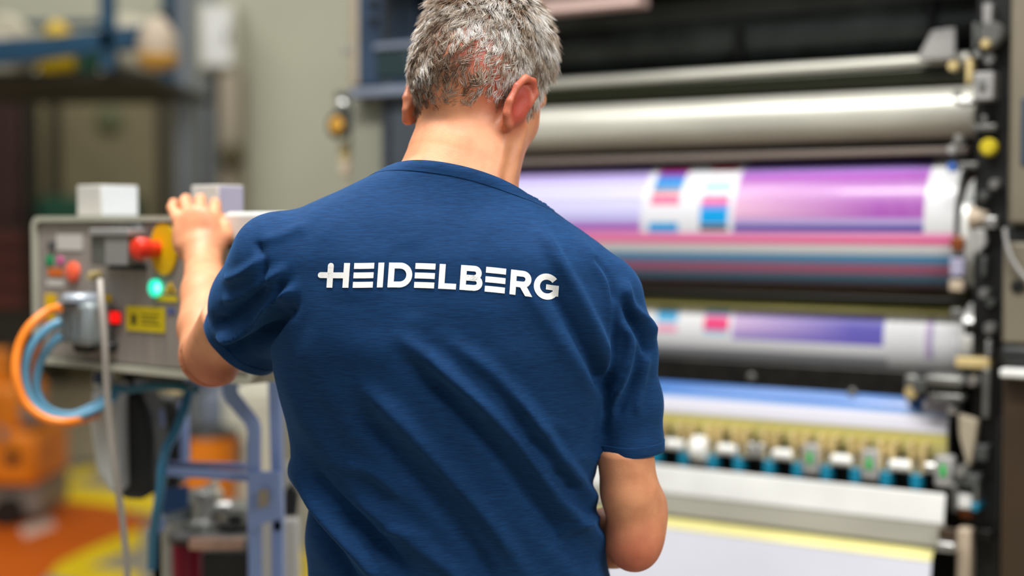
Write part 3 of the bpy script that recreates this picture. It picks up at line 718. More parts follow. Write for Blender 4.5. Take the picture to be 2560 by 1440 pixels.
# handwheel, brackets on the far left edge
def hk(px, py): return MF.x(px, py, 0), MF.z(px, py, 0)
x, z = hk(838, 312)
hw = part('handwheel', MB().lathe((x, .03, z), (0, -1, 0), [(0, .030), (.01, .036), (.02, .036), (.024, .026)], 28), 'blackplastic')
obj('cap', MB().lathe((x, .006, z), (0, -1, 0), [(0, .022), (.006, .02), (.008, .012)], 24), 'amber', hw)
x, z = hk(840, 262)
part('glass_bulb', MB().ball((x, .03, z), .022), 'silver')
x, z = hk(836, 240); part('bulb_cap', MB().lathe((x, .03, z), (0, 0, 1), [(0, .02), (.008, .018), (.014, .008)], 20), 'black')
lb('handwheel_arm', 850, 880, 250, 330, 'greysteel', .04, .05)
for py0, py1 in ((355, 400), (404, 440)): lb('tan_block', 846, 866, py0, py1, 'cream' if py0 > 400 else 'tan', .04, .05)
lb('small_bracket', 856, 884, 112, 134, 'plate', .05, .05)

# ------------------------------------------------------------------ control box on its stand
PF = Frame(W(500, 600, 2.30).x, 2.30, math.radians(-38.5))
CB = empty('control_box', PF.m, 'grey steel control box with push buttons, labels and red emergency stop, under the left hand', 'control box')
def pz(px, py, y=0.0): return PF.z(px, py, y)
def pxx(px, py, y=0.0): return PF.x(px, py, y)
def pbox(px0, px1, py0, py1, y, d):
    """box whose front face lies at local y; depth d runs away from the viewer"""
    pm, qm = (px0 + px1) / 2, (py0 + py1) / 2
    return MB().box(pxx(px0, qm, y), pxx(px1, qm, y), y, y + d, pz(pm, py1, y), pz(pm, py0, y))
xl = pxx(88, 700); xr = pxx(640, 700); zt_ = pz(300, 540); zb_ = pz(300, 928)
def rrect(x0, x1, z0, z1, r, n=6):
    P = []
    for cx, cz, a0 in ((x1 - r, z1 - r, 0), (x0 + r, z1 - r, 90), (x0 + r, z0 + r, 180), (x1 - r, z0 + r, 270)):
        for i in range(n + 1):
            a = math.radians(a0 + 90 * i / n); P.append((cx + r * math.cos(a), cz + r * math.sin(a)))
    return P
obj('box_body', MB().prism(rrect(xl, xr, zb_, zt_, .02), .004, .17), 'panelrim', CB, .003)
obj('face_plate', MB().prism(rrect(xl + .014, xr - .014, zb_ + .016, zt_ - .012, .012), -.001, .006), 'panel', CB, .001)
# raised rim round the face
outer = rrect(xl, xr, zb_, zt_, .02); inner = rrect(xl + .011, xr - .011, zb_ + .011, zt_ - .009, .014); n = len(outer)
mb = MB(); vs = [(x, -.007, z) for x, z in outer] + [(x, -.007, z) for x, z in inner] + [(x, .01, z) for x, z in outer] + [(x, .01, z) for x, z in inner]
fs = []
for i in range(n):
    j = (i + 1) % n; fs += [(i, j, j + n, i + n), (i + 2 * n, i + 3 * n, j + 3 * n, j + 2 * n), (i, i + 2 * n, j + 2 * n, j), (i + n, j + n, j + 3 * n, i + 3 * n)]
mb.add(vs, fs); obj('rim', mb, 'panelrim', CB)
o_ = obj('hood', pbox(556, 900, 528, 612, -.02, .17), 'beam', CB, .008)
obj('hood_seam', pbox(556, 900, 612, 622, -.012, .15), 'dgrey', CB, .002)
obj('side_plate', pbox(560, 900, 622, 900, -.004, .03), 'beam', CB, .003)
def disc(name, px, py, rp, m, h=.003, y=-.001, sx=1.0, parent=CB, dome=.7):
    r = (pz(px, py - rp, y) - pz(px, py + rp, y)) / 2; mb = MB().lathe((0, 0, 0), (0, -1, 0), [(0, r), (h * .7, r), (h, r * dome)], 28)
    cx, cz = pxx(px, py, y), pz(px, py, y); mb.v = [(v[0] * sx + cx, v[1] + y, v[2] + cz) for v in mb.v]
    return obj(name, mb, m, parent)
obj('name_label', pbox(141, 204, 586, 626, -.0025, .002), 'label', CB)
obj('small_label', pbox(116, 158, 700, 716, -.0025, .002), 'label', CB)
obj('key_switch', pbox(118, 133, 604, 624, -.006, .006), 'dgrey', CB, .001)
disc('green_dot', 125, 652, 15, 'dotgreen', sx=1.0); disc('pink_dot', 152, 652, 11, 'dotpink')
obj('orange_strip', pbox(120, 157, 671, 690, -.0025, .002), 'dotorange', CB)
disc('push_button', 185, 680, 25, 'orangered', .008)
# metal bracket box with hinge and plug
o = obj('bracket_box', pbox(226, 318, 588, 664, -.035, .034), 'greysteel', CB, .003)
obj('bracket_cover', pbox(222, 320, 572, 590, -.04, .04), 'plate', o, .002)
obj('bracket_face', pbox(262, 318, 592, 662, -.037, .002), 'plate', o, .001)
obj('hinge_with_shadow', pbox(270, 345, 664, 674, -.02, .02), 'oilblack', CB, .002)  # hinge, its black also stands in for the dark shadows there
obj('side_post', pbox(322, 334, 560, 660, -.012, .011), 'dgrey', CB, .002)
obj('post_plate', pbox(336, 352, 560, 650, -.006, .005), 'plate', CB, .001)
disc('plug', 248, 690, 13, 'tan', .022)
# emergency stop: yellow plate, collar, mushroom head
disc('emergency_plate', 412, 622, 67, 'estopyellow', .004, sx=.80, dome=.97)
es = (pxx(398, 622), pz(398, 622))
o = obj('emergency_stem', MB().cyl((es[0], 0, es[1]), (es[0], -.03, es[1]), .014, n=24), 'red', CB)
obj('emergency_button', MB().lathe((es[0], -.022, es[1]), (0, -1, 0), [(0, .014), (.004, .0185), (.018, .0195), (.026, .016), (.029, .008)], 36), 'red', o)
o = disc('indicator_lamp', 392, 720, 22, 'litgreen', .010); disc('lamp_core', 394, 720, 11, 'litcore', .003, -.0085, parent=o)
mb = MB().prism([(pxx(412, 732), pz(412, 732)), (pxx(428, 704), pz(428, 704)), (pxx(442, 732), pz(442, 732))], -.003, -.001); obj('warning_triangle', mb, 'estopyellow', CB)
obj('warning_strip', pbox(392, 442, 740, 754, -.003, .002), 'yellow', CB)
disc('warning_mark', 428, 724, 6, 'ink', .001, -.003)
o = obj('warning_label', pbox(315, 410, 767, 829, -.0035, .003), 'yellow', CB)
for i, (a, b_) in enumerate(((352, 398), (352, 392), (352, 400))): obj('print_line', pbox(a, b_, 787 + 11 * i, 790 + 11 * i, -.0040, .0005), 'ink', o)
obj('print_mark', pbox(328, 340, 786, 812, -.0040, .0005), 'ink', o)
obj('blue_sticker', pbox(418, 436, 770, 786, -.0025, .002), 'bluesticker', CB)
obj('yellow_sticker', pbox(262, 277, 736, 758, -.0025, .002), 'estopyellow', CB)
o = obj('rocker_switch', pbox(269, 298, 774, 814, -.004, .004), 'blackplastic', CB, .001); obj('rocker', pbox(274, 294, 780, 808, -.009, .006), 'litred', o, .002)
disc('turn_knob', 286, 866, 14, 'blackplastic', .014)
obj('side_sticker', pbox(112, 140, 735, 808, -.0025, .002), 'estopyellow', CB)
# connector housing with round lid
hx0, hx1 = pxx(150, 800, -.04), pxx(238, 800, -.04)
o = obj('connector_housing', MB().box(hx0, hx1, -.055, .0, pz(195, 862, -.04), pz(195, 752, -.04)), 'housing', CB, .012)
obj('housing_lid', MB().lathe(((hx0 + hx1) / 2, -.028, pz(190, 754, -.04)), (0, 0, 1), [(0, .036), (.008, .036), (.014, .030)], 32), mat('pale_alloy_lid', (168, 176, 186), .35, .3), o)
for k in range(3):
    xx = hx0 + (hx1 - hx0) * (.35 + .2 * k); obj('rib', MB().box(xx - .002, xx + .002, -.058, -.054, pz(195, 850, -.04), pz(195, 765, -.04)), 'greysteel', o)
obj('housing_foot', MB().lathe(((hx0 + hx1) / 2, -.025, pz(190, 882, -.04)), (0, 0, 1), [(0, .016), (.006, .02), (.02, .022)], 24), 'olive', o)
for py in (772, 806, 842):
    a = (pxx(158, py, -.03), -.03, pz(158, py, -.03)); obj('cable_gland', MB().cyl(a, (a[0] - .02, -.03, a[2] - .002), .0095), 'cabledark' if py > 780 else 'cableorange', o)
# things on top of the box
def topbox(px0, px1, py0, m, name, label, cat, pxm, m2, y=.04, d=.08):
    x0, x1, xm = pxx(px0, 500, y), pxx(px1, 500, y), pxx(pxm, 500, y)
    o = empty(name, PF.m @ Matrix.Translation(((x0 + x1) / 2, y + d / 2, zt_)), label, cat, 'cartons on top of the control box')
    h = pz((px0 + px1) / 2, py0, y) - zt_
    c0 = (x0 + x1) / 2
    obj('carton_body', MB().box(x0 - c0, xm - c0, -d / 2, d / 2, 0, h), m, o, .002)
    obj('carton_side', MB().box(xm - c0 - .0005, xm - c0 + .001, -d / 2 + .002, d / 2 - .002, .002, h - .002), m2, o)
topbox(192, 310, 462, 'label', 'carton', 'small white carton on top of the control box, left of the hand', 'carton', 252, mat('cool_white_carton', (206, 210, 216), .5))
topbox(478, 592, 462, 'label', 'carton', 'pale and lavender carton on top of the control box behind the hand', 'carton', 545, 'lavender', .05, .055)

# cables
def cable(name, pts, r, m, label, Y=None):
    P = [W(a, b, c) for a, b, c in pts]
    o = tag(obj(name, MB().tube(P, r, 14, 8), m), label, 'hose' if 'hose' in name else 'cable', {'power_cable': 'cables looping beside the control box', 'air_hose': 'blue air hoses on the stand'}.get(name)); return o
yc = 2.43
cable('power_cable', [(152, 770, 2.42), (120, 778, 2.42), (75, 815, 2.40), (46, 870, 2.39), (40, 940, 2.38), (62, 1005, 2.38), (112, 1046, 2.38), (175, 1056, 2.39), (225, 1042, 2.47), (262, 1020, 2.54)], .0078, 'cableorange', 'bright orange cable looping from the connector at the left of the control box')
cable('power_cable', [(152, 804, 2.42), (118, 822, 2.41), (78, 868, 2.40), (62, 935, 2.40), (78, 1000, 2.40), (118, 1038, 2.40), (170, 1048, 2.41), (240, 1024, 2.44), (290, 988, 2.48)], .0072, 'cableblue', 'outer blue cable looping beside the orange cable')
cable('power_cable', [(152, 840, 2.42), (124, 866, 2.42), (98, 915, 2.43), (92, 975, 2.43), (120, 1022, 2.43), (180, 1036, 2.44), (240, 1010, 2.46), (296, 972, 2.50)], .0068, 'cableblue', 'inner blue cable looping from the lowest connector outlet')
cable('power_cable', [(120, 800, 2.52), (98, 860, 2.50), (84, 925, 2.49), (86, 985, 2.49), (110, 1020, 2.49), (165, 1040, 2.5)], .0062, 'bronze', 'dark orange cable between the blue cable loops')
cable('hanging_cable', [(250, 700, 2.33), (254, 760, 2.31), (262, 860, 2.31), (266, 960, 2.32), (274, 1060, 2.33), (288, 1180, 2.34), (306, 1300, 2.36), (318, 1440, 2.38), (322, 1600, 2.4)], .0056, 'cablegrey', 'pale grey cable hanging straight down in front of the control box')

# ------------------------------------------------------------------ periwinkle stand carrying the box
SY = 2.55
S0 = W(560, 1300, SY)
ST = empty('machine_stand', Vector((S0.x, SY, 0)), 'periwinkle blue steel stand below the control box', 'stand')
def sp(px, py, Y=SY): p = W(px, py, Y); return (p.x - S0.x, p.y - SY, p.z)
def sbar(name, pts, w, m='peri', h=None, Y=SY):
    mb = MB()
    P = [sp(a, b, Y) for a, b in pts]
    for i in range(len(P) - 1): mb.bar(P[i], P[i + 1], w, h or w)
    return obj(name, mb, m, ST, .002)
# bent flat legs, made as one outlined plate each
def splate(name, poly, m, t=.02, Y=SY, bev=.002):
    P = [sp(a, b, Y) for a, b in poly]; return obj(name, MB().prism([(p[0], p[2]) for p in P], Y - SY, Y - SY + t), m, ST, bev)
splate('bent_leg', [(556, 950), (590, 955), (588, 985), (640, 1052), (646, 1075), (646, 1330), (618, 1330), (618, 1082), (612, 1062), (566, 1008), (556, 985)], 'peri', .03, 2.45)
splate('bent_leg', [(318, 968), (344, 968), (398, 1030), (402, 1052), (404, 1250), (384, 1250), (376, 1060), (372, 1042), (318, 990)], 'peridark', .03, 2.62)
splate('upright', [(668, 925), (700, 925), (706, 1330), (682, 1330)], 'peri', .03, 2.48)
splate('upright', [(446, 1010), (466, 1010), (470, 1200), (452, 1200)], 'peri', .02, 2.75)
splate('top_plate', [(458, 940), (700, 905), (700, 945), (590, 966), (458, 975)], 'peri', .02, 2.50)
splate('gusset_plate', [(618, 1180), (700, 1180), (706, 1290), (660, 1310), (618, 1332)], 'peri', .012, 2.44)
obj('gusset_slot', MB().prism([sp(a, b, 2.43)[::2] for a, b in ((646, 1225), (672, 1222), (672, 1262), (646, 1272))], -.122, -.119), 'duct', ST)
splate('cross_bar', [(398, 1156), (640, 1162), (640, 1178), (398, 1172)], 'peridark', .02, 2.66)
splate('cross_bar', [(410, 1172), (630, 1186), (630, 1206), (410, 1190)], 'peri', .02, 2.48)
splate('top_rail', [(320, 948), (470, 952), (470, 966), (320, 962)], 'black', .05, 2.50)
splate('front_rail', [(335, 950), (480, 958), (480, 976), (335, 964)], 'ledge', .02, 2.44)
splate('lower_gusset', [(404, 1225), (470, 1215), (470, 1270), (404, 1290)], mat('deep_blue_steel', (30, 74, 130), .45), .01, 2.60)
for a, b_ in ((392, 2.62), (634, 2.45), (692, 2.48)):
    p = sp(a, 1300, b_); obj('leg', MB().box(p[0] - .010, p[0] + .010, p[1], p[1] + .025, 0, p[2]), 'peri', ST, .002)
splate('neck', [(232, 932), (262, 932), (262, 960), (232, 960)], 'bluegrey', .03, 2.50)
cable('air_hose', [(474, 968, 2.52), (462, 1020, 2.50), (438, 1080, 2.48), (416, 1120, 2.46), (406, 1165, 2.44), (402, 1220, 2.44), (392, 1280, 2.45), (384, 1330, 2.47), (380, 1420, 2.5)], .0085, mat('teal_blue_hose', (52, 122, 158), .35), 'teal blue hose running down the left side of the periwinkle stand')
cable('air_hose', [(286, 968, 2.47), (320, 974, 2.45), (380, 966, 2.44), (440, 966, 2.43), (490, 975, 2.46)], .0070, mat('deep_teal_hose', (20, 92, 112), .35), 'deep teal hose lying along the underside of the control box')

def lathe_thing(name, px0, px1, pyt, pyb, Y, m, label, cat, prof, sy=1.0, parts=()):
    a = W(px0, pyt, Y); b = W(px1, pyb, Y); r = (b.x - a.x) / 2; h = a.z - b.z
    o = empty(name, Vector(((a.x + b.x) / 2, Y + r * sy, b.z)), label, cat)
    mb = MB().lathe((0, 0, 0), (0, 0, 1), [(t * h, q * r) for t, q in prof], 40); mb.v = [(v[0], v[1] * sy, v[2]) for v in mb.v]
    obj('container_body', mb, m, o); return o, r, h
# white and black canisters hanging on the stand
a = W(218, 960, 2.50)
def canister(name, poly, Y, t, m, label, capm, cap):
    P = [W(x, y, Y) for x, y in poly]; cx = sum(p.x for p in P) / len(P); zb = min(p.z for p in P)
    o = empty(name, Vector((cx, Y, zb)), label, 'canister', 'canisters hanging below the control box')
    obj('canister_body', MB().prism([(p.x - cx, p.z - zb) for p in P], 0, t), m, o, .012)
    c = W(cap[0], cap[1], Y + .03); r = cap[2]
    obj('cap', MB().lathe((c.x - cx, t / 2, c.z - zb), (0, 0, 1), [(0, r), (.022, r), (.028, r * .8)], 24), capm, o)
    return o
canister('canister', [(226, 985), (240, 966), (290, 966), (296, 1000), (300, 1238), (272, 1236), (238, 1180), (222, 1060)], 2.50, .10, 'whitegrey', 'tall white grey canister behind the hanging grey cable', 'white', (250, 968, .018))
canister('canister', [(284, 1000), (300, 978), (350, 978), (376, 1040), (384, 1100), (384, 1236), (350, 1252), (300, 1250), (286, 1200)], 2.56, .12, 'blackplastic', 'tall black canister beside the white grey canister', 'black', (320, 974, .02))
canister('canister', [(392, 990), (450, 990), (452, 1150), (440, 1230), (404, 1232)], 2.78, .10, 'blackplastic', 'black canister behind the left bars of the periwinkle stand', 'tan', (430, 990, .016))

# ------------------------------------------------------------------ ink trolley under the stand
TY = 2.75
t0 = W(550, 1440, TY)
TR = empty('ink_trolley', Vector((t0.x, TY, 0)), 'grey trolley with an open tray of tools below the periwinkle stand', 'trolley')
def tp(px, py, Y=TY): p = W(px, py, Y); return (p.x - t0.x, p.y - TY, p.z)
def tbox(name, px0, px1, py0, py1, Y, d, m, zb=None, bev=.004):
    a = tp(px0, py0, Y); b = tp(px1, py1, Y)
    return obj(name, MB().box(a[0], b[0], a[1], a[1] + d, b[2] if zb is None else zb, a[2]), m, TR, bev)
tbox('corner_post', 356, 416, 1326, 1440, 2.62, .05, 'beigebox', 0.03)
tbox('side_panel', 622, 745, 1300, 1440, 2.60, .03, 'label', 0.03)
tbox('back_panel', 420, 745, 1252, 1440, 3.1, .02, 'greysteel', 0.03)
tbox('front_rail', 470, 606, 1350, 1376, 2.62, .03, 'pinktan')
tbox('front_rail', 412, 470, 1338, 1352, 2.64, .03, 'plate')
tbox('tray_floor', 412, 640, 1352, 1362, 2.66, .4, 'greysteel')
tbox('dark_door', 504, 620, 1384, 1440, 2.64, .02, 'black', 0.05)
tbox('trolley_base', 380, 740, 1700, 1720, 2.62, .5, 'dgrey')
for px in (380, 620, 730):
    p = tp(px, 1440, 2.66); obj('caster', MB().cyl((p[0] - .012, p[1], .03), (p[0] + .012, p[1], .03), .03), 'black', TR)
def onfloor(px, Y): p = W(px, 1400, Y); return p.x
p = W(460, 1352, 2.70)
o = empty('ink_tin', Vector((p.x, 2.74, W(460, 1600, 2.7).z)), 'dark magenta ink tin inside the trolley under the tray', 'ink tin')
h = W(460, 1366, 2.7).z - o.location.z
obj('tin_body', MB().lathe((0, 0, 0), (0, 0, 1), [(0, .032), (.004, .034), (h - .01, .034), (h, .032)], 32), 'magenta', o)
obj('tin_lid', MB().lathe((0, 0, h), (0, 0, 1), [(0, .035), (.006, .035), (.008, .03)], 32), 'black', o)
# tools on the tray
zt2 = W(500, 1352, 2.66).z
def tool(name, px, Y, build, m, label, cat, rz=0):
    o = obj(name, build(MB()), m, None, .002, loc=(0, 0, 0)); o.location = (W(px, 1340, Y).x, Y, zt2); o.rotation_euler = (0, 0, rz); return tag(o, label, cat)
tool('valve', 505, 2.80, lambda m_: m_.lathe((0, 0, 0), (0, 0, 1), [(0, .03), (.01, .03), (.012, .018), (.05, .018), (.06, .032), (.07, .03)]).cyl((0, 0, .035), (.06, 0, .035), .012), 'silver', 'small silver metal valve on the trolley tray, left of the steel bracket', 'valve')
tool('metal_bracket', 560, 2.86, lambda m_: m_.prism([(-.05, 0), (.06, 0), (.06, .02), (.0, .03), (-.02, .075), (-.05, .06)], -.02, .02), 'greysteel', 'grey angled steel bracket lying on the trolley tray', 'bracket', .3)
tool('gear_wheel', 590, 2.76, lambda m_: m_.lathe((0, 0, 0), (0, 0, 1), [(0, .034), (.012, .034), (.014, .014), (.03, .014), (.031, .008)]), 'oilblack', 'dark gear wheel at the right end of the trolley tray', 'gear')
tool('spray_can', 540, 2.84, lambda m_: m_.lathe((0, 0, 0), (0, 0, 1), [(0, .016), (.06, .016), (.068, .008), (.085, .007)]), 'duct', 'slim dull metal can standing in the middle of the trolley tray', 'can')
tool('steel_plate', 450, 2.85, lambda m_: m_.box(-.05, .05, -.04, .04, 0, .012).box(-.03, .03, -.03, .03, .012, .04), 'housing', 'flat grey alloy block at the left end of the trolley tray', 'block', .2)
b = wbox(476, 540, 1214, 1256, 3.07, .02)
tag(obj('warning_card', MB().prism([(b[0], b[4]), (b[1] - .02, b[4] + .02), (b[1], b[5]), (b[0] + .02, b[5] - .01)], 3.06, 3.064), 'yellow'), 'crooked yellow card on the back panel of the trolley', 'card')
o = empty('caster_bracket', Vector((W(716, 1280, 2.62).x, 2.66, W(716, 1298, 2.62).z)), 'black clamp on the corner of the trolley beside the blue shirt', 'clamp')
obj('clamp_body', MB().prism([(-.012, 0), (.014, 0), (.018, .04), (.006, .062), (-.008, .05)], -.01, .012), 'black', o, .003)
obj('clamp_lever', MB().prism([(-.004, .05), (.006, .055), (.002, .1), (-.006, .1)], -.004, .006), 'plate', o, .002)

# ------------------------------------------------------------------ the person: implicit surfaces meshed with surface nets
F32 = np.float32
def smin(a, b, k):
    h = np.clip(.5 + .5 * (b - a) / k, 0, 1); return b * (1 - h) + a * h - k * h * (1 - h)
def smax(a, b, k): return -smin(-a, -b, k)
def V3(v): return np.array(tuple(v), F32)
def cap(P, a, b, ra, rb):
    a = V3(a); b = V3(b); ba = b - a; h = np.clip(((P - a) @ ba) / max(float(ba @ ba), 1e-9), 0, 1)
    return np.linalg.norm(P - a - h[:, None] * ba, axis=1) - (ra + (rb - ra) * h)
def ell(P, c, r, R=None):
    q = P - V3(c)
    if R is not None: q = q @ R
    r = np.array(r, F32); k0 = np.linalg.norm(q / r, axis=1); k1 = np.linalg.norm(q / (r * r), axis=1)
    return k0 * (k0 - 1) / np.maximum(k1, 1e-6)
def chain(P, pts, rs, k=.004):
    d = None
    for i in range(len(pts) - 1):
        c = cap(P, pts[i], pts[i + 1], rs[i], rs[i + 1]); d = c if d is None else smin(d, c, k)
    return d
def surface_nets(f, lo, hi, h, B=8, thr=2.6):
    """sparse: coarse blocks near the surface are sampled finely and joined into one closed mesh"""
    lo = np.array(lo, float); nb = np.ceil((np.array(hi) - lo) / (h * B)).astype(int)
    g = np.stack(np.meshgrid(*[np.arange(n) for n in nb], indexing='ij'), -1).reshape(-1, 3)
    c = (lo + (g + .5) * h * B).astype(F32); d = f(c); g = g[np.abs(d) < h * B * thr]
    cor = np.stack(np.meshgrid(*[np.arange(B + 1)] * 3, indexing='ij'), -1).reshape(-1, 3)
    keys = []; vpos = []; es = [[], [], []]
    NN = nb * B + 4
    def key(i): return (i[..., 0].astype(np.int64) * NN[1] + i[..., 1]) * NN[2] + i[..., 2]
    for s in range(0, len(g), 600):
        gg = g[s:s + 600]; idx = gg[:, None, :] * B + cor[None]
        D = f((lo + idx.reshape(-1, 3) * h).astype(F32)).reshape(len(gg), B + 1, B + 1, B + 1)
        C = {}
        for a in (0, 1):
            for b in (0, 1):
                for e in (0, 1): C[a, b, e] = D[:, a:B + a, b:B + b, e:B + e]
        st = np.stack([C[k] for k in sorted(C)], -1); sg = st < 0; act = sg.any(-1) & ~sg.all(-1)
        bi, i, j, k = np.nonzero(act); base = gg[bi] * B + np.stack([i, j, k], -1)
        ce = {q: C[q][bi, i, j, k] for q in C}
        acc = np.zeros((len(bi), 3)); cnt = np.zeros(len(bi))
        for ax in range(3):
            for u in (0, 1):
                for v in (0, 1):
                    q0 = [0, 0, 0]; oth = [x for x in range(3) if x != ax]; q0[oth[0]] = u; q0[oth[1]] = v; q1 = list(q0); q1[ax] = 1
                    d0 = ce[tuple(q0)]; d1 = ce[tuple(q1)]; cr = (d0 < 0) != (d1 < 0); t = np.where(cr, d0 / np.where(cr, d0 - d1, 1), 0)
                    p = np.tile(np.array(q0, float), (len(bi), 1)); p[:, ax] = t
                    acc += p * cr[:, None]; cnt += cr
                    if u == 0 and v == 0:
                        es[ax].append(np.concatenate([base[cr], (d0[cr] < 0)[:, None].astype(int)], 1))
        keys.append(key(base)); vpos.append(lo + (base + acc / cnt[:, None]) * h)
    keys = np.concatenate(keys); vpos = np.concatenate(vpos); o = np.argsort(keys); keys = keys[o]; vpos = vpos[o]
    def find(i):
        k = key(i); p = np.clip(np.searchsorted(keys, k), 0, len(keys) - 1); return np.where(keys[p] == k, p, -1)
    F = []
    for ax in range(3):
        E = np.concatenate(es[ax]); I = E[:, :3]; inside = E[:, 3] == 1; a, b = [(1, 2), (2, 0), (0, 1)][ax]
        da = np.zeros(3, int); da[a] = 1; db = np.zeros(3, int); db[b] = 1
        q = np.stack([find(I), find(I - da), find(I - da - db), find(I - db)], -1); ok = (q >= 0).all(1); q = q[ok]; ins = inside[ok]
        q[~ins] = q[~ins][:, ::-1]; F.append(q)
    return vpos, np.concatenate(F)
def np_mesh(name, V, F, m, parent=None, smooth=True):
    me = bpy.data.meshes.new(name); V = np.ascontiguousarray(V, F32); k = F.shape[1]
    me.vertices.add(len(V)); me.vertices.foreach_set('co', V.ravel())
    me.loops.add(F.size); me.loops.foreach_set('vertex_index', np.ascontiguousarray(F, np.int32).ravel())
    me.polygons.add(len(F)); me.polygons.foreach_set('loop_start', np.arange(0, F.size, k, dtype=np.int32)); me.polygons.foreach_set('loop_total', np.full(len(F), k, np.int32))
    me.update(calc_edges=True); me.validate()
    if smooth: me.shade_smooth()
    return link(name, me, m, parent)
def relax(V, F, it=2, w=.5):
    for _ in range(it):
        acc = np.zeros_like(V); cnt = np.zeros(len(V))
        for i in range(F.shape[1]):
            j = (i + 1) % F.shape[1]
            np.add.at(acc, F[:, i], V[F[:, j]]); np.add.at(acc, F[:, j], V[F[:, i]]); np.add.at(cnt, F[:, i], 1); np.add.at(cnt, F[:, j], 1)
        V = V * (1 - w) + w * acc / np.maximum(cnt, 1)[:, None]
    return V
def normals(V, F):
    n = np.cross(V[F[:, 2]] - V[F[:, 0]], V[F[:, 3 if F.shape[1] > 3 else 1]] - V[F[:, 1 if F.shape[1] > 3 else 0]])
    if F.shape[1] == 3: n = np.cross(V[F[:, 1]] - V[F[:, 0]], V[F[:, 2]] - V[F[:, 0]])
    out = np.zeros_like(V)
    for i in range(F.shape[1]): np.add.at(out, F[:, i], n)
    return out / np.maximum(np.linalg.norm(out, axis=1), 1e-12)[:, None]

# --- torso outline of the shirt, read at mid depth
YM = 1.82
def zt(py, Y=YM): return W(1280, py, Y).z
def xt(px, py, Y=YM): return W(px, py, Y).x
LEFT = [(330, 1120), (380, 1065), (405, 1000), (430, 932), (470, 850), (510, 762), (545, 702), (580, 664), (650, 652), (750, 656), (850, 668), (922, 674), (985, 684), (1075, 702), (1165, 724), (1230, 734), (1330, 746), (1440, 750), (1600, 752), (1800, 750)]
RIGHT = [(330, 1200), (400, 1225), (430, 1262), (472, 1300), (500, 1345), (540, 1402), (580, 1462), (620, 1520), (665, 1556), (750, 1566), (850, 1556), (960, 1532), (1100, 1505), (1230, 1494), (1330, 1500), (1440, 1528), (1600, 1560), (1800, 1565)]
BACK = [(330, 1.80), (405, 1.778), (470, 1.765), (550, 1.741), (640, 1.722), (760, 1.716), (880, 1.720), (1000, 1.735), (1200, 1.766), (1440, 1.790), (1800, 1.792)]
FRONT = [(330, 1.90), (405, 1.925), (470, 1.945), (550, 1.965), (700, 1.985), (850, 1.995), (1100, 2.0), (1300, 2.015), (1800, 2.02)]
ZL = np.array([zt(a) for a, _ in LEFT])[::-1]; XLs = np.array([xt(b, a) for a, b in LEFT])[::-1]
ZR = np.array([zt(a) for a, _ in RIGHT])[::-1]; XRs = np.array([xt(b, a) for a, b in RIGHT])[::-1]
ZB = np.array([zt(a) for a, _ in BACK])[::-1]; YBs = np.array([b for _, b in BACK])[::-1]
ZF = np.array([zt(a) for a, _ in FRONT])[::-1]; YFs = np.array([b for _, b in FRONT])[::-1]
def smooth_tab(z, zs, vs):
    return (np.interp(z - .008, zs, vs) + 2 * np.interp(z, zs, vs) + np.interp(z + .008, zs, vs)) / 4
def torso(P, n=2.5):
    z = P[:, 2]; xl = smooth_tab(z, ZL, XLs); xr_ = smooth_tab(z, ZR, XRs); yb_ = smooth_tab(z, ZB, YBs); yf = smooth_tab(z, ZF, YFs)
    cx = (xl + xr_) / 2; hw = (xr_ - xl) / 2; cy = (yb_ + yf) / 2; hd = (yf - yb_) / 2
    u = np.abs((P[:, 0] - cx) / hw); v = np.abs((P[:, 1] - cy) / hd)
    g = (u ** n + v ** n) ** (1 / n)
    f = (g - 1) * np.minimum(hw, hd)
    return np.maximum(f, np.maximum(z - zt(345), zt(1760) - z)).astype(F32)
# --- joints
SL = W(688, 640, 1.815); EL = W(520, 890, 2.00); WL = W(508, 655, 2.185)
SRr = W(1518, 742, 1.825); ER = W(1588, 1348, 1.86); WRr = W(1395, 1330, 2.10)
HL = W(602, 856, 1.935)
NB = W(1150, 500, 1.845); NT = W(1192, 262, 1.880)
def plane_n(v): v = Vector(v).normalized(); return np.array(v, F32)
NL = plane_n((-.66, .34, -.67)); NR = plane_n((.02, .10, -1.0))
HR = W(1576, 1122, 1.86)
cut_c = np.array(W(1130, 420, 1.772)); NKN = np.array(Vector((.20, .26, 1.0)).normalized())   # slanting neckline, lower at the right
# --- head
HC = W(1207, 178, 1.888)
RH = np.array((Matrix.Rotation(math.radians(-29), 3, 'Z') @ Matrix.Rotation(math.radians(-33), 3, 'X') @ Matrix.Rotation(math.radians(5), 3, 'Y')), F32)   # local -> world
def hl(P): return (P - V3(HC)) @ RH        # world -> head local
I3 = np.eye(3, dtype=F32)
def rot(ax, deg): return np.array(Matrix.Rotation(math.radians(deg), 3, ax), F32)
def ear(q, s):
    """q: head local points; s = -1 left, +1 right; helix rim, bowl and lobe"""
    x = q[:, 0] * s; e = (np.stack([x - (.086 if s > 0 else .074), q[:, 1] + .012, q[:, 2] + .061], -1) / 1.08).astype(F32)   # ear centre
    Re = rot('Z', -20) @ rot('X', -10); e = e @ Re
    plate = ell(e, (.0, -.002, 0), (.0055, .017, .031))
    rim = chain(e, [(0, .013, .010), (.003, .009, .027), (.005, -.004, .034), (.008, -.016, .026), (.009, -.020, .008), (.007, -.016, -.012), (.003, -.008, -.024), (0, .003, -.031)], [.0032, .004, .0046, .0048, .0044, .004, .0042, .0058], .003)
    d = smin(plate, rim, .004)
    bowl = ell(e, (.010, .001, -.002), (.009, .011, .017)); d = smax(d, -bowl, .003)
    d = smin(d, ell(e, (-.004, .004, -.004), (.008, .010, .018)), .006)
    return d
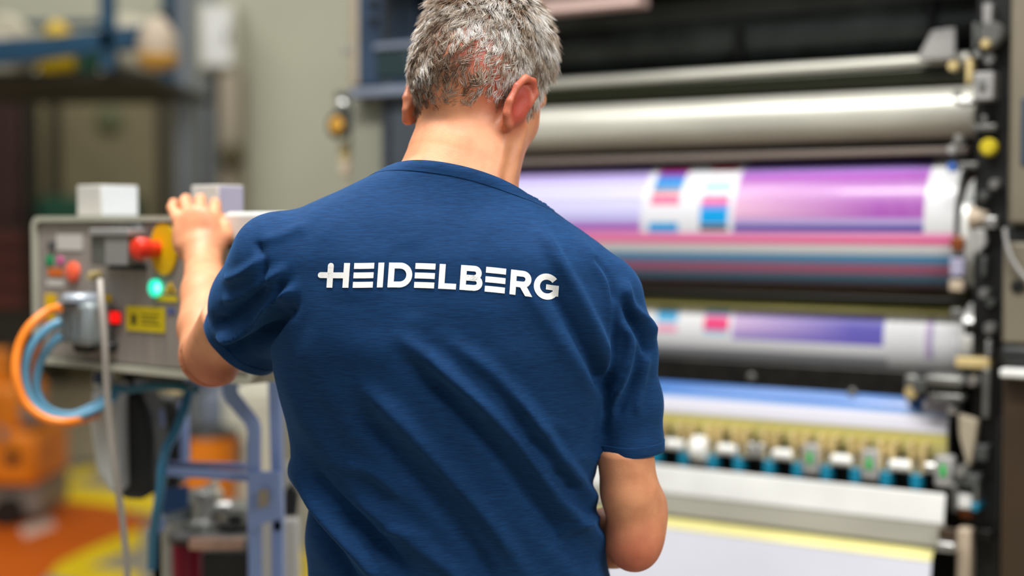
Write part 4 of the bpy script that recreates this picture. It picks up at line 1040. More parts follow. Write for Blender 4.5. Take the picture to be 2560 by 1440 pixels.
def near(P, c, R, g):
    """g(P) only inside the sphere (c,R); a safe distance elsewhere"""
    r = np.linalg.norm(P - V3(c), axis=1); d = (r - R * .75).astype(F32); m_ = r < R
    if m_.any(): d[m_] = g(P[m_])
    return d
def head(P): return near(P, HC, .21, head_)
def head_(P):
    q = hl(P)
    d = ell(q, (0, -.006, .020), (.0785, .102, .096))
    d = smin(d, ell(q, (0, .045, -.040), (.064, .056, .085)), .03)
    d = smin(d, ell(q, (0, -.035, -.035), (.066, .062, .060)), .03)
    d = smin(d, ell(q, (0, .052, -.098), (.050, .044, .030)), .03)
    d = smin(d, ell(q, (0, .088, -.112), (.022, .018, .018)), .02)
    for s in (-1, 1):
        d = smin(d, ell(q, (.040 * s, .062, -.040), (.026, .024, .022)), .02)       # cheeks
        d = smin(d, cap(q, (.006 * s, .098, .010), (.046 * s, .080, .014), .009, .008), .012)  # brow
        d = smax(d, -ell(q, (.031 * s, .110, -.008), (.017, .016, .011)), .010)     # eye sockets
        d = smin(d, ell(q, (.031 * s, .083, -.008), (.0135, .0125, .0125)), .003)
        d = smin(d, ell(q, (.011 * s, .112, -.046), (.008, .010, .007)), .006)
    d = smin(d, cap(q, (0, .096, .002), (0, .122, -.040), .007, .010), .010)
    d = smin(d, cap(q, (-.018, .099, -.070), (.018, .099, -.070), .006, .006), .006)
    d = smin(d, cap(q, (-.015, .098, -.080), (.015, .098, -.080), .0065, .0065), .006)
    d = smax(d, -cap(q, (-.020, .108, -.075), (.020, .108, -.075), .0022, .0022), .003)
    for s in (-1, 1): d = smin(d, ear(q, s), .005)
    return d
# --- hands. left: gripping the top edge of the box
HY = 2.235
def hpt(px, py, Y): return W(px, py, Y)
KN = [(443, 548, 2.225), (470, 536, 2.228), (502, 534, 2.230), (533, 545, 2.230)]
P1 = [(430, 520, 2.248), (462, 503, 2.254), (500, 501, 2.258), (538, 515, 2.258)]
P2_ = [(434, 508, 2.288), (465, 498, 2.294), (502, 498, 2.298), (538, 508, 2.294)]
P3_ = [(440, 526, 2.312), (468, 520, 2.320), (504, 520, 2.322), (538, 528, 2.316)]
def hand_left(P):
    d = ell(P, hpt(495, 592, 2.205), (.036, .0175, .050), rot('Y', 3))
    d = smin(d, cap(P, hpt(462, 610, 2.205), hpt(452, 552, 2.222), .015, .013), .014)
    d = smin(d, cap(P, hpt(500, 625, 2.198), hpt(486, 545, 2.224), .018, .013), .012)
    d = smin(d, cap(P, hpt(528, 612, 2.200), hpt(524, 556, 2.222), .017, .013), .012)
    for i in range(4):
        r = (.0082, .0092, .0095, .0092)[i]
        d = smin(d, chain(P, [hpt(*KN[i]), hpt(*P1[i]), hpt(*P2_[i]), hpt(*P3_[i])], [r * 1.12, r, r * .92, r * .82], .003), .004)
    # thumb leaves the right side of the palm low down and presses on the front
    d = smin(d, chain(P, [hpt(532, 622, 2.205), hpt(560, 592, 2.215), hpt(568, 566, 2.232), hpt(552, 545, 2.262)], [.0165, .0125, .0105, .0088], .006), .010)
    return d
HRc = W(1368, 1322, 2.15)
def hand_right(P):
    c = HRc; d = ell(P, c, (.020, .046, .036), rot('Z', 20))
    for i in range(4):
        o = Vector((0, 0, .026 - .017 * i)); r = (.0095, .0098, .0092, .008)[i]
        a = c + Vector((-.012, .030, 0)) + o; l = (1, 1.08, 1.0, .82)[i]
        d = smin(d, chain(P, [a, a + Vector((-.02, .034, -.002)) * l, a + Vector((-.044, .038, -.006)) * l, a + Vector((-.055, .020, -.008)) * l], [r * 1.1, r, r * .92, r * .8], .003), .005)
    t = c + Vector((-.005, -.020, .026))
    d = smin(d, chain(P, [t, t + Vector((-.022, .018, .016)), t + Vector((-.042, .038, .012)), t + Vector((-.052, .056, .002))], [.015, .0115, .010, .0085], .005), .008)
    return d
def lerp(a, b, t): return a + (b - a) * t
def arms(P):
    d = chain(P, [SL, lerp(SL, EL, .5), EL], [.050, .044, .037], .01)
    fa = chain(P, [EL, lerp(EL, WL, .28), lerp(EL, WL, .65), WL, W(503, 618, 2.2)], [.037, .0405, .0345, .0268, .0265], .01)
    fa = smin(fa, ell(P, W(545, 925, 1.985), (.028, .028, .022)), .02)
    d = smin(d, fa, .016)
    r = chain(P, [SRr, lerp(SRr, ER, .5), lerp(SRr, ER, .8), ER], [.048, .0375, .0368, .0335], .01)
    r = smin(r, chain(P, [ER, lerp(ER, WRr, .25), lerp(ER, WRr, .65), WRr, HRc], [.034, .040, .034, .025, .024], .01), .016)
    r = smin(r, ell(P, W(1618, 1272, 1.885), (.026, .03, .034)), .03)
    r = smin(r, ell(P, W(1584, 1385, 1.852), (.023, .022, .020)), .018)
    return d, r
def body_f(P):
    P = P.astype(F32); d = torso(P) + .014
    nk = smin(cap(P, NB, NT, .0715, .0705), cap(P, NB + Vector((0, .03, .0)), W(1225, 300, 1.94), .05, .045), .03)
    # neck flares into the shoulders
    nk = smin(nk, cap(P, W(1110, 500, 1.83), W(1140, 415, 1.845), .070, .060), .03)
    h = head(P)
    d = smin(d, nk, .022)
    # muscle cords at the right of the neck
    for (a, b) in (((1228, 470, 1.79), (1262, 330, 1.812)), ((1262, 490, 1.81), (1302, 320, 1.825))):
        d = smin(d, cap(P, W(*a), W(*b), .007, .009), .012)
    d = smin(d, h, .018)
    l, r = arms(P)
    l = smin(l, near(P, hpt(495, 570, 2.24), .15, hand_left), .010); r = smin(r, near(P, HRc, .16, hand_right), .012)
    d = smin(d, l, .02); d = smin(d, r, .02)
    return d
V, F = surface_nets(body_f, (-.56, 1.60, .93), (.32, 2.42, 1.80), .0026)
V = relax(V, F, 1, .35)
SKN = normals(V, F)
px_, py_ = project(V)

def skin_material():
    m = bpy.data.materials.new('skin'); m.use_nodes = True; nt = m.node_tree; b = nt.nodes['Principled BSDF']
    a = nt.nodes.new('ShaderNodeAttribute'); a.attribute_name = 'flush'
    n = nt.nodes.new('ShaderNodeTexNoise'); n.inputs['Scale'].default_value = 38; n.inputs['Detail'].default_value = 6
    tc = nt.nodes.new('ShaderNodeTexCoord'); nt.links.new(tc.outputs['Object'], n.inputs['Vector'])
    r = nt.nodes.new('ShaderNodeMixRGB'); r.inputs[1].default_value = lin((226, 156, 114)); r.inputs[2].default_value = lin((172, 62, 48))
    nt.links.new(a.outputs['Fac'], r.inputs[0])
    r2 = nt.nodes.new('ShaderNodeMixRGB'); r2.blend_type = 'MULTIPLY'; r2.inputs[0].default_value = .35
    cr = nt.nodes.new('ShaderNodeValToRGB'); cr.color_ramp.elements[0].position = .35; cr.color_ramp.elements[0].color = (.62, .45, .4, 1); cr.color_ramp.elements[1].position = .62; cr.color_ramp.elements[1].color = (1, 1, 1, 1)
    nt.links.new(n.outputs['Fac'], cr.inputs[0]); nt.links.new(r.outputs[0], r2.inputs[1]); nt.links.new(cr.outputs[0], r2.inputs[2]); nt.links.new(r2.outputs[0], b.inputs['Base Color'])
    b.inputs['Roughness'].default_value = .48; b.inputs['Subsurface Weight'].default_value = .12; b.inputs['Subsurface Radius'].default_value = (1, .35, .2); b.inputs['Subsurface Scale'].default_value = .006
    n2 = nt.nodes.new('ShaderNodeTexNoise'); n2.inputs['Scale'].default_value = 420; n2.inputs['Detail'].default_value = 4; nt.links.new(tc.outputs['Object'], n2.inputs['Vector'])
    bp = nt.nodes.new('ShaderNodeBump'); bp.inputs['Strength'].default_value = .22; bp.inputs['Distance'].default_value = .001; nt.links.new(n2.outputs['Fac'], bp.inputs['Height']); nt.links.new(bp.outputs[0], b.inputs['Normal'])
    return m
BASE = Vector((-.07, 1.86, 0))
body = np_mesh('person', V - np.array(BASE), F, skin_material())
body.location = BASE
tag(body, 'grey haired man from behind in navy t-shirt, left hand on the control box', 'person')
q = hl(V.astype(F32))
fl = np.zeros(len(V), F32)
for s in (-1, 1):
    de = np.linalg.norm((q - np.array((.088 * s, -.015, -.061), F32)) / np.array((.022, .026, .042), F32), axis=1); fl = np.maximum(fl, np.clip(1.5 - de, 0, 1) * .95)
fl = np.maximum(fl, np.clip((q[:, 2] + .055) / .05, 0, 1) * .55 * (q[:, 1] < .06))
for c, r_ in ((W(535, 935, 1.98), .065), (W(1590, 1400, 1.84), .07), (W(1625, 1280, 1.88), .04)):
    fl = np.maximum(fl, np.clip(1 - np.linalg.norm(V - np.array(c), axis=1) / r_, 0, 1) * .85)
_P = V.astype(F32)
_l = -((_P - V3(HL)) @ NL); _r = -((_P - V3(HR)) @ NR); _n = -((_P - cut_c) @ NKN)
_lm = np.linalg.norm(_P - V3(lerp(SL, HL, .6)), axis=1) < .16; _rm = (_P[:, 0] > xt(1490, 900)) & (_P[:, 1] < 2.0)
_under = np.minimum(np.where(_lm, _l, 9), np.where(_rm, _r, 9)); _under = np.minimum(_under, _n)
_under[(~_lm) & (~_rm) & (_P[:, 1] > 1.98)] = -1
V = V - SKN * (np.where(_rm, .019, .0135) * np.clip(_under / .03, 0, 1))[:, None]
body.data.vertices.foreach_set('co', (V - np.array(BASE)).astype(F32).ravel())
for c, r_, g_ in ((W(1188, 132, 1.785), .045, .85), (W(1255, 200, 1.79), .05, .85), (W(1330, 215, 1.82), .03, .8)):
    fl = np.maximum(fl, np.clip(1.3 - np.linalg.norm(V - np.array(c), axis=1) / r_, 0, 1) * g_)
at = body.data.attributes.new('flush', 'FLOAT', 'POINT'); at.data.foreach_set('value', fl.astype(F32))

# --- the t-shirt
def shirt_f(P):
    P = P.astype(F32); d = torso(P)
    nk = cap(P, W(1136, 500, 1.845), W(1142, 380, 1.85), .0815, .0775)
    d = smin(d, nk, .022)
    l = chain(P, [SL, lerp(SL, HL, .55), HL, HL + (HL - SL) * .35], [.056, .056, .053, .053], .02)
    l = smax(l, (P - V3(HL)) @ NL, .002)
    r = chain(P, [SRr, W(1556, 880, 1.84), W(1571, 1010, 1.853), HR, HR + Vector((.004, .0, -.06))], [.0475, .0415, .0408, .0415, .0415], .02)
    r = smax(r, (P - V3(HR)) @ NR, .002)
    d = smin(d, l, .024); d = smin(d, r, .020)
    return d
VS, FS = surface_nets(shirt_f, (-.50, 1.60, .86), (.32, 2.18, 1.62), .0036)
VS = relax(VS, FS, 3, .5)
# folds: displaced along the surface, described as lines across the cloth (read at photo position, width px, height mm)
FOLDS = [
 ([(1005, 845), (1110, 925), (1215, 1015), (1310, 1120), (1390, 1235), (1470, 1330), (1560, 1420)], 20, 6.0),
 ([(1000, 890), (1110, 985), (1210, 1085), (1290, 1190), (1370, 1300), (1450, 1400)], 22, -5.0),
 ([(900, 960), (1010, 1060), (1120, 1180), (1230, 1310), (1320, 1440)], 24, 5.0),
 ([(880, 1020), (980, 1120), (1080, 1240), (1180, 1370), (1230, 1450)], 24, -4.0),
 ([(1120, 850), (1230, 930), (1330, 1040), (1410, 1160), (1490, 1260)], 20, 3.5),
 ([(1290, 980), (1370, 1090), (1440, 1190), (1500, 1270)], 16, 3.0),
 ([(880, 1240), (980, 1310), (1100, 1400), (1180, 1470)], 22, 4.0),
 ([(735, 1140), (780, 1230), (840, 1310), (910, 1390), (960, 1460)], 22, 8.0),
 ([(738, 1200), (790, 1310), (850, 1400), (890, 1460)], 16, -5.0),
 ([(760, 1170), (830, 1250), (930, 1340), (1020, 1440)], 22, -6.0),
 ([(1335, 560), (1385, 640), (1440, 730), (1490, 830), (1528, 930)], 18, 6.5),
 ([(1365, 700), (1420, 800), (1478, 900), (1520, 990)], 18, -7.0),
 ([(1440, 590), (1490, 660), (1530, 740), (1545, 840)], 13, 3.0),
 ([(1300, 700), (1360, 790), (1430, 890), (1500, 1000)], 22, 2.5),
 ([(1480, 640), (1520, 690), (1540, 760)], 9, -4.0),
 ([(1562, 700), (1575, 760), (1610, 800), (1632, 850)], 11, 7.0),
 ([(1560, 740), (1580, 800), (1612, 850), (1625, 890)], 11, -7.5),
 ([(1556, 800), (1574, 860), (1562, 930), (1530, 1010)], 11, 6.5),
 ([(1598, 860), (1590, 930), (1560, 1000), (1540, 1040)], 12, -3),
 ([(1618, 880), (1606, 950), (1590, 1040)], 9, 2.5),
 ([(1534, 700), (1538, 800), (1532, 900), (1520, 1000), (1508, 1095)], 9, -4),
 ([(545, 835), (590, 832), (640, 800), (690, 752), (740, 720)], 13, 12.0),
 ([(556, 870), (610, 868), (660, 836), (706, 790), (740, 762)], 15, -11.0),
 ([(530, 800), (570, 800), (620, 760), (668, 712)], 14, -9.0),
 ([(565, 700), (610, 680), (665, 640)], 12, 5.0), ([(560, 750), (610, 738), (668, 700), (720, 668)], 13, 6.0),
 ([(640, 600), (660, 660), (655, 720)], 10, -4.5),
 ([(640, 880), (668, 830), (690, 770), (706, 700)], 14, -7.0),
 ([(655, 600), (700, 590), (770, 560)], 14, 2.5),
 ([(800, 560), (870, 640), (880, 760)], 60, 2.0), ([(760, 820), (900, 860), (1060, 860)], 60, 2.0),
 ([(1180, 560), (1300, 620), (1380, 720)], 55, 2.0), ([(1020, 600), (1040, 800)], 40, -2.0),
 ([(1440, 1080), (1380, 1060), (1300, 1075)], 16, 1.2), ([(1500, 1150), (1430, 1140), (1350, 1170)], 18, 1.4), ([(1500, 1210), (1440, 1210), (1370, 1250)], 16, -1.3),
 ([(1500, 1290), (1440, 1310), (1400, 1350)], 13, 3.0), ([(860, 1160), (930, 1180), (1010, 1240)], 18, 3.0), ([(930, 1330), (1010, 1320), (1080, 1345)], 12, 2.0),
]
def seg_dist(x, y, pts):
    P = []
    for i in range(len(pts) - 1):
        p0 = np.array(pts[max(i - 1, 0)], float); p1 = np.array(pts[i], float); p2 = np.array(pts[i + 1], float); p3 = np.array(pts[min(i + 2, len(pts) - 1)], float)
        for t in np.linspace(0, 1, 6)[:-1]: P.append(.5 * (2 * p1 + (p2 - p0) * t + (2 * p0 - 5 * p1 + 4 * p2 - p3) * t * t + (3 * p1 - 3 * p2 + p3 - p0) * t ** 3))
    P.append(np.array(pts[-1], float)); n = len(P) - 1; best = np.full(len(x), 1e9); tt = np.zeros(len(x))
    for i in range(n):
        a = P[i]; d = P[i + 1] - a; h = np.clip(((x - a[0]) * d[0] + (y - a[1]) * d[1]) / (d @ d + 1e-9), 0, 1)
        q_ = np.hypot(x - a[0] - h * d[0], y - a[1] - h * d[1]); m_ = q_ < best; best[m_] = q_[m_]; tt[m_] = ((i + h) / n)[m_]
    return best, tt
def noise3(P, s, seed):
    r = np.random.default_rng(seed); o = np.zeros(len(P))
    for k in range(7):
        w = r.normal(size=3) * s; o += np.sin(P @ w + r.uniform(0, 6.28)) / 3
    return o
def fold_disp(P, N):
    x, y = project(P); facing = np.clip(-N[:, 1] * 2.5 + .6, 0, 1); d = np.zeros(len(P))
    for pts, w, a in FOLDS:
        s, t = seg_dist(x, y, pts); taper = np.clip(np.minimum(t, 1 - t) * 5 + .15, 0, 1)
        d += a * (.0015 + .0010 * np.clip((y - 780) / 200, 0, 1)) * np.exp(-(s / w) ** 2) * taper
    d *= facing
    low = np.clip((zt(700) - P[:, 2]) / .2, 0, 1)
    # soft slanting creases over the lower back, and a general unevenness
    sl = P[:, 0] * .80 + P[:, 2] * .62
    d += low * .0014 * np.sin(sl * 95 + 2.2 * noise3(P, 9, 3)) + .0009 * noise3(P, 26, 4) + .0005 * noise3(P, 70, 5) * (.3 + low)
    return d
NS = normals(VS, FS)
VS = VS + NS * fold_disp(VS, NS)[:, None]
VS = relax(VS, FS, 1, .4)
NS = normals(VS, FS)
_t = BVHTree.FromPolygons([tuple(v) for v in VS], [tuple(f) for f in FS])
for _i in list(np.nonzero((_under > .006) & (_under < 5) | (_under > 5) & (V[:, 2] < zt(560)))[0]) * 2:
    _p = Vector(V[_i]); _h = _t.find_nearest(_p, .03)
    if _h[0] is not None:
        _s = (_p - _h[0]).dot(_h[1])
        if _s > -.006: V[_i] = tuple(_h[0] - _h[1] * .007)
body.data.vertices.foreach_set('co', (V - np.array(BASE)).astype(F32).ravel())

def shirt_material():
    m = bpy.data.materials.new('navy_jersey_cloth'); m.use_nodes = True; nt = m.node_tree; b = nt.nodes['Principled BSDF']
    tc = nt.nodes.new('ShaderNodeTexCoord'); mp = nt.nodes.new('ShaderNodeMapping'); mp.inputs['Scale'].default_value = (60, 60, 900); nt.links.new(tc.outputs['Object'], mp.inputs[0])
    n = nt.nodes.new('ShaderNodeTexNoise'); n.inputs['Scale'].default_value = 1; n.inputs['Detail'].default_value = 6; n.inputs['Roughness'].default_value = .6; nt.links.new(mp.outputs[0], n.inputs['Vector'])
    cr = nt.nodes.new('ShaderNodeValToRGB'); cr.color_ramp.elements[0].position = .3; cr.color_ramp.elements[0].color = lin((7, 38, 74)); cr.color_ramp.elements[1].position = .7; cr.color_ramp.elements[1].color = lin((16, 60, 106))
    nt.links.new(n.outputs['Fac'], cr.inputs[0]); nt.links.new(cr.outputs[0], b.inputs['Base Color'])
    b.inputs['Roughness'].default_value = .82; b.inputs['Sheen Weight'].default_value = .30; b.inputs['Sheen Tint'].default_value = lin((90, 150, 220)); b.inputs['Specular IOR Level'].default_value = .18
    bp = nt.nodes.new('ShaderNodeBump'); bp.inputs['Strength'].default_value = .35; bp.inputs['Distance'].default_value = .0006; nt.links.new(n.outputs['Fac'], bp.inputs['Height'])
    nt.links.new(bp.outputs[0], b.inputs['Normal'])
    return m
SHM = shirt_material()
# cut the neck opening and the bottom hem
side = (VS - cut_c) @ NKN
hem = VS[:, 2] - zt(1690)
keep = ((side < 0) | (np.abs(VS[:, 0] - NB.x) > .13)) & (hem > 0)
# snap the border rows onto the cut
nearn = (np.abs(side) < .0032) & (np.abs(VS[:, 0] - NB.x) < .13)
VS[nearn] -= side[nearn][:, None] * NKN
FK = FS[keep[FS].all(1)]
used = np.unique(FK); remap = -np.ones(len(VS), int); remap[used] = np.arange(len(used))
shirt = np_mesh('t_shirt', VS[used] - np.array(BASE), remap[FK], SHM, body)
shirt['label'] = 'navy blue short sleeved t-shirt'
so = shirt.modifiers.new('cloth', 'SOLIDIFY'); so.thickness = .0016; so.offset = -1
# neck rib: a band round the neckline
ang = np.linspace(0, 2 * PI, 121)[:-1]
tree = BVHTree.FromPolygons([tuple(v) for v in VS], [tuple(f) for f in FS])
skin_tree = BVHTree.FromPolygons([tuple(v) for v in V], [tuple(f) for f in F])
nkn = Vector(NKN); e1 = Vector((1, 0, 0)); e1 = (e1 - nkn * e1.dot(nkn)).normalized(); e2 = nkn.cross(e1)
ctr = Vector(cut_c); ctr = W(1165, 430, 1.85); ctr = ctr - nkn * ((ctr - Vector(cut_c)).dot(nkn))
band = [[], [], [], []]
for a_ in ang:
    d_ = e1 * math.cos(a_) + e2 * math.sin(a_)
    for k, (hh, ex) in enumerate(((-.012, .0010), (-.006, .0022), (.0, .0026), (.0035, .0008))):
        o_ = ctr + nkn * hh + d_ * .25
        hit = tree.ray_cast(o_, -d_)
        p = hit[0] if hit[0] is not None else ctr + d_ * .08
        band[k].append(p + d_ * ex)
band.append([p - nkn * .004 - (p - ctr).normalized() * .003 for p in band[3]])
for k in range(5):
    B_ = [Vector(b_) for b_ in band[k]]; n_ = len(B_)
    for _ in range(3): B_ = [(B_[i - 1] + B_[i] * 2 + B_[(i + 1) % n_]) / 4 for i in range(n_)]
    band[k] = B_
mb = MB(); n_ = len(ang); mb.v = [tuple(p - BASE) for k in band for p in k]
for k in range(4): mb.f += [(k * n_ + i, k * n_ + (i + 1) % n_, (k + 1) * n_ + (i + 1) % n_, (k + 1) * n_ + i) for i in range(n_)]
o = obj('collar', mb, SHM, shirt)
# stitched hem lines of the sleeves
def hem_band(c, nrm, w, rad, name):
    nrm = Vector(nrm).normalized(); a1 = nrm.orthogonal().normalized(); a2_ = nrm.cross(a1); rows = []
    for k, (hh, ex) in enumerate(((-w, -.0002), (-w + .0012, .0010), (-.0015, .0014), (.0005, .0006), (.0005, -.0025))):
        row = []
        for i in range(100):
            g = 2 * PI * i / 100; d_ = a1 * math.cos(g) + a2_ * math.sin(g); hit = tree.ray_cast(c + nrm * min(hh, -.003), d_, .12)
            if hit[0] is None: p = c + d_ * rad
            else: p = hit[0]
            if (p - c).length > rad * 1.45: p = c + d_ * rad
            row.append(p + d_ * ex + nrm * max(0, hh + .003))
        for _ in range(2): row = [(row[i - 1] + row[i] * 2 + row[(i + 1) % 100]) / 4 for i in range(100)]
        rows.append(row)
    mb = MB(); mb.v = [tuple(p - BASE) for r_ in rows for p in r_]
    for k in range(4): mb.f += [(k * 100 + i, k * 100 + (i + 1) % 100, (k + 1) * 100 + (i + 1) % 100, (k + 1) * 100 + i) for i in range(100)]
    return obj(name, mb, SHM, shirt)
hem_band(HR, NR, .014, .042, 'sleeve_hem'); hem_band(HL, NL, .014, .058, 'sleeve_hem')

# --- lettering printed across the shoulders
BL = [(180, 492), (300, 495), (590, 496), (745, 492), (900, 492), (1140, 498), (1340, 507), (1530, 517), (1770, 537), (2000, 565), (2230, 596), (2330, 612)]
bx = np.array([a for a, _ in BL], float); by = np.array([b for _, b in BL], float)
def tmap(s, h):
    b0 = (np.interp(s - 60, bx, by) + np.interp(s, bx, by) * 2 + np.interp(s + 60, bx, by)) / 4
    return 740 + (s + .07 * h) / 3.5556, 580 + (b0 - h) / 3.5556
TV = []; TF = []
def stamp(grid):
    """grid[i][j] of (s,h)"""
    k = len(TV); R_ = len(grid); C_ = len(grid[0])
    for row in grid:
        for s_, h_ in row:
            X_, Y_ = tmap(s_, h_); d_ = ray(X_, Y_).normalized(); hit = tree.ray_cast(CAM, d_)
            TV.append(tuple(hit[0] - d_ * .0011 - BASE))
    for i in range(R_ - 1):
        for j in range(C_ - 1): TF.append((k + i * C_ + j, k + i * C_ + j + 1, k + (i + 1) * C_ + j + 1, k + (i + 1) * C_ + j))
def bar(x0, x1, y0, y1, rl=0, rt_=0):
    nx = max(2, int(abs(x1 - x0) / 9) + 1); ny = max(2, int(abs(y1 - y0) / 9) + 1)
    stamp([[(x0 + (x1 - x0) * i / nx, y0 + (y1 - y0) * j / ny) for j in range(ny + 1)] for i in range(nx + 1)])
def stroke(path, w):
    P = [np.array(p, float) for p in path]; Q = [P[0]]
    for i in range(len(P) - 1):
        m_ = max(1, int(np.linalg.norm(P[i + 1] - P[i]) / 9))
        for k in range(1, m_ + 1): Q.append(P[i] + (P[i + 1] - P[i]) * k / m_)
    G_ = []
    for i, p in enumerate(Q):
        d_ = Q[min(i + 1, len(Q) - 1)] - Q[max(i - 1, 0)]; d_ /= np.linalg.norm(d_); n_2 = np.array((-d_[1], d_[0]))
        G_.append([tuple(p + n_2 * w * (j / 5 - .5)) for j in range(6)])
    stamp(G_)
def arc(cx, cy, r, a0, a1, n=16): return [(cx + r * math.cos(math.radians(a0 + (a1 - a0) * i / n)), cy + r * math.sin(math.radians(a0 + (a1 - a0) * i / n))) for i in range(n + 1)]
HH = 220; WW = 52
def dot(cx, cy, r):
    stamp([[(cx + r * t * math.cos(g), cy + r * t * math.sin(g)) for t in (.001, .35, .7, 1)] for g in np.linspace(0, 2 * PI, 25)])
bar(270, 322, 0, HH - 26); dot(296, HH - 26, 26); bar(412, 465, 0, HH); bar(212, 414, 84, 136); dot(212, 110, 26)
for x0 in (503, 1048, 1676):
    x1 = x0 + 178
    bar(x0, x1, 0, 52); bar(x0, x1, 84, 136); bar(x0, x1, 168, HH)
bar(718, 770, 0, HH)
bar(812, 865, 0, HH); stroke([(864, 26), (915, 26)] + arc(915, HH / 2, HH / 2 - 26, -90, 90, 24) + [(864, HH - 26)], WW)
bar(1263, 1316, 0, HH); bar(1315, 1420, 0, 50)
bar(1453, 1506, 0, HH); stroke([(1505, 24), (1585, 24)] + arc(1585, 68, 42, -90, 90) + [(1505, 110)], 50); stroke([(1505, 112), (1574, 112)] + arc(1574, 154, 41, -90, 90) + [(1505, 195)], 49)
bar(1897, 1950, 0, HH); stroke([(1949, 98), (2008, 98)] + arc(2008, 146, 48, -90, 90) + [(1949, 194)], WW)
g0 = [((1968, 100), (2034, 100)), ((2036, 0), (2100, 0))]; stamp([[(g0[0][k][0] + (g0[1][k][0] - g0[0][k][0]) * i / 12, g0[0][k][1] + (g0[1][k][1] - g0[0][k][1]) * i / 12) for k in (0, 1)] for i in range(13)])
stroke(arc(2222, HH / 2, 88, 42, 322, 40), 54); bar(2276, 2328, 34, 128); bar(2215, 2328, 84, 130)
mb = MB(); mb.v = TV; mb.f = TF
lt = obj('lettering', mb, 'lettering', shirt, smooth=True); lt['label'] = 'white capital lettering across the shoulders'

# --- hair: short strands grown on the scalp, kept as one mesh
fc = V[F].mean(1); qn = hl(fc.astype(F32)).astype(float); fnw = np.cross(V[F[:, 2]] - V[F[:, 0]], V[F[:, 3]] - V[F[:, 1]]); ar = np.linalg.norm(fnw, axis=1) / 2; fn = fnw / (ar[:, None] * 2 + 1e-12)
x, y, z = qn.T
ay = y + .012
low_line = np.where(y < -.045, -.097 + .010 * np.clip(x / .05, -1, 1), np.where(y < .006, -.087 + .012 * np.clip(x / .05, -1, 1) + (y + .045) * .12, -.015 + (y - .012) * 1.0))
low_line = np.where((y > .004) & (y < .034), -.062, low_line)               # sideburns in front of the ears
low_line = np.where(y >= .034, .012 + (y - .034) * 1.0, low_line)
near_head = (np.linalg.norm(qn, axis=1) < .135)
ex = np.abs(x) - .074
in_ear = (np.minimum(ear(qn.astype(F32), 1), ear(qn.astype(F32), -1)) < .0022) | ((np.abs(x) > .0815) & (y > -.05) & (y < .012) & (z < -.024) & (z > -.105)) | ((np.abs(x) > .070) & (y > -.022) & (y < .006) & (z < -.018))
ok = near_head & (z > low_line) & ~in_ear
# thinner at the crown patch
dens = np.ones(len(fc))
pxh, pyh = project(fc)
patch = np.exp(-(np.linalg.norm(fc - np.array(W(1188, 132, 1.785)), axis=1) / .040) ** 2)
patch2 = np.exp(-(np.linalg.norm(fc - np.array(W(1255, 200, 1.79)), axis=1) / .034) ** 2)
dens *= 1 - .62 * patch - .5 * patch2
edge = np.clip((z - low_line) / .034, 0, 1); dens *= .12 + .88 * edge
prob = ar * dens * ok; NH = 54000
pick = RNG.choice(len(F), NH, p=prob / prob.sum())
uv = RNG.random((NH, 2)); quad = V[F[pick]]
root = (quad[:, 0] * ((1 - uv[:, :1]) * (1 - uv[:, 1:])) + quad[:, 1] * (uv[:, :1] * (1 - uv[:, 1:])) + quad[:, 2] * (uv[:, :1] * uv[:, 1:]) + quad[:, 3] * ((1 - uv[:, :1]) * uv[:, 1:]))
nr = fn[pick]; ql = hl(root.astype(F32)).astype(float)
from mathutils.kdtree import KDTree
NC = 3400; cidx = RNG.choice(NH, NC, replace=False); kd = KDTree(NC)
for i_, j_ in enumerate(cidx): kd.insert(tuple(root[j_]), i_)
kd.balance(); own = np.array([kd.find(tuple(p_))[1] for p_ in root]); crown = np.array((.01, -.045, .10)); RHd = RH.astype(float)
fl_dir = ql - crown; fl_dir = fl_dir / np.linalg.norm(fl_dir, axis=1)[:, None]
flow = fl_dir @ RHd.T; flow = flow - nr * np.sum(flow * nr, 1)[:, None]; flow /= np.maximum(np.linalg.norm(flow, axis=1), 1e-6)[:, None]
side_v = np.cross(nr, flow)
clump = noise3(root, 150, 21); clump2 = noise3(root, 260, 22); lock = noise3(root, 90, 23)
csw = RNG.normal(0, .55, NC)[own]; ctone = RNG.normal(0, .16, NC)[own]; clift = RNG.normal(0, .16, NC)[own]; croot = root[cidx][own]
pull = np.where(RNG.random(NH) < .3, .12, .50)
sw = (clump * .6 + csw + RNG.normal(0, .14, NH))[:, None]
dirv = flow + side_v * sw; dirv /= np.linalg.norm(dirv, axis=1)[:, None]
edg = edge[pick]; top = np.clip((ql[:, 2] + .02) / .08, 0, 1)
Lh = (.005 + .011 * edg + .009 * top) * RNG.uniform(.55, 1.2, NH) * (1 - .35 * patch[pick])
lift = (.34 + .28 * top + .2 * clump2 * .6 + clift + RNG.normal(0, .06, NH)); lift = np.clip(lift, .10, 1.0)[:, None]
SEG = 4; rows = []
for k in range(SEG):
    t = k / (SEG - 1); bend = 1 - .75 * t
    rows.append(root - nr * .0006 + (dirv * t + nr * lift * (t - .40 * t * t)) * Lh[:, None] + side_v * (np.sin(t * 3.4 + csw * 5) * .0018 * t)[:, None] + (croot - root) * (pull[:, None] * t * t))
wv = np.cross(dirv, nr); wv /= np.linalg.norm(wv, axis=1)[:, None]
rad = np.array([.00032, .00032, .00026, .00008])
verts = []
for k in range(SEG):
    for g in range(3):
        a_ = 2 * PI * g / 3; verts.append(rows[k] + (wv * math.cos(a_) + nr * math.sin(a_)) * rad[k])
HV = np.stack(verts, 1).reshape(-1, 3)      # strand major, 12 verts each
f_ = []
for k in range(SEG - 1):
    for g in range(3): f_.append((k * 3 + g, k * 3 + (g + 1) % 3, (k + 1) * 3 + (g + 1) % 3, (k + 1) * 3 + g))
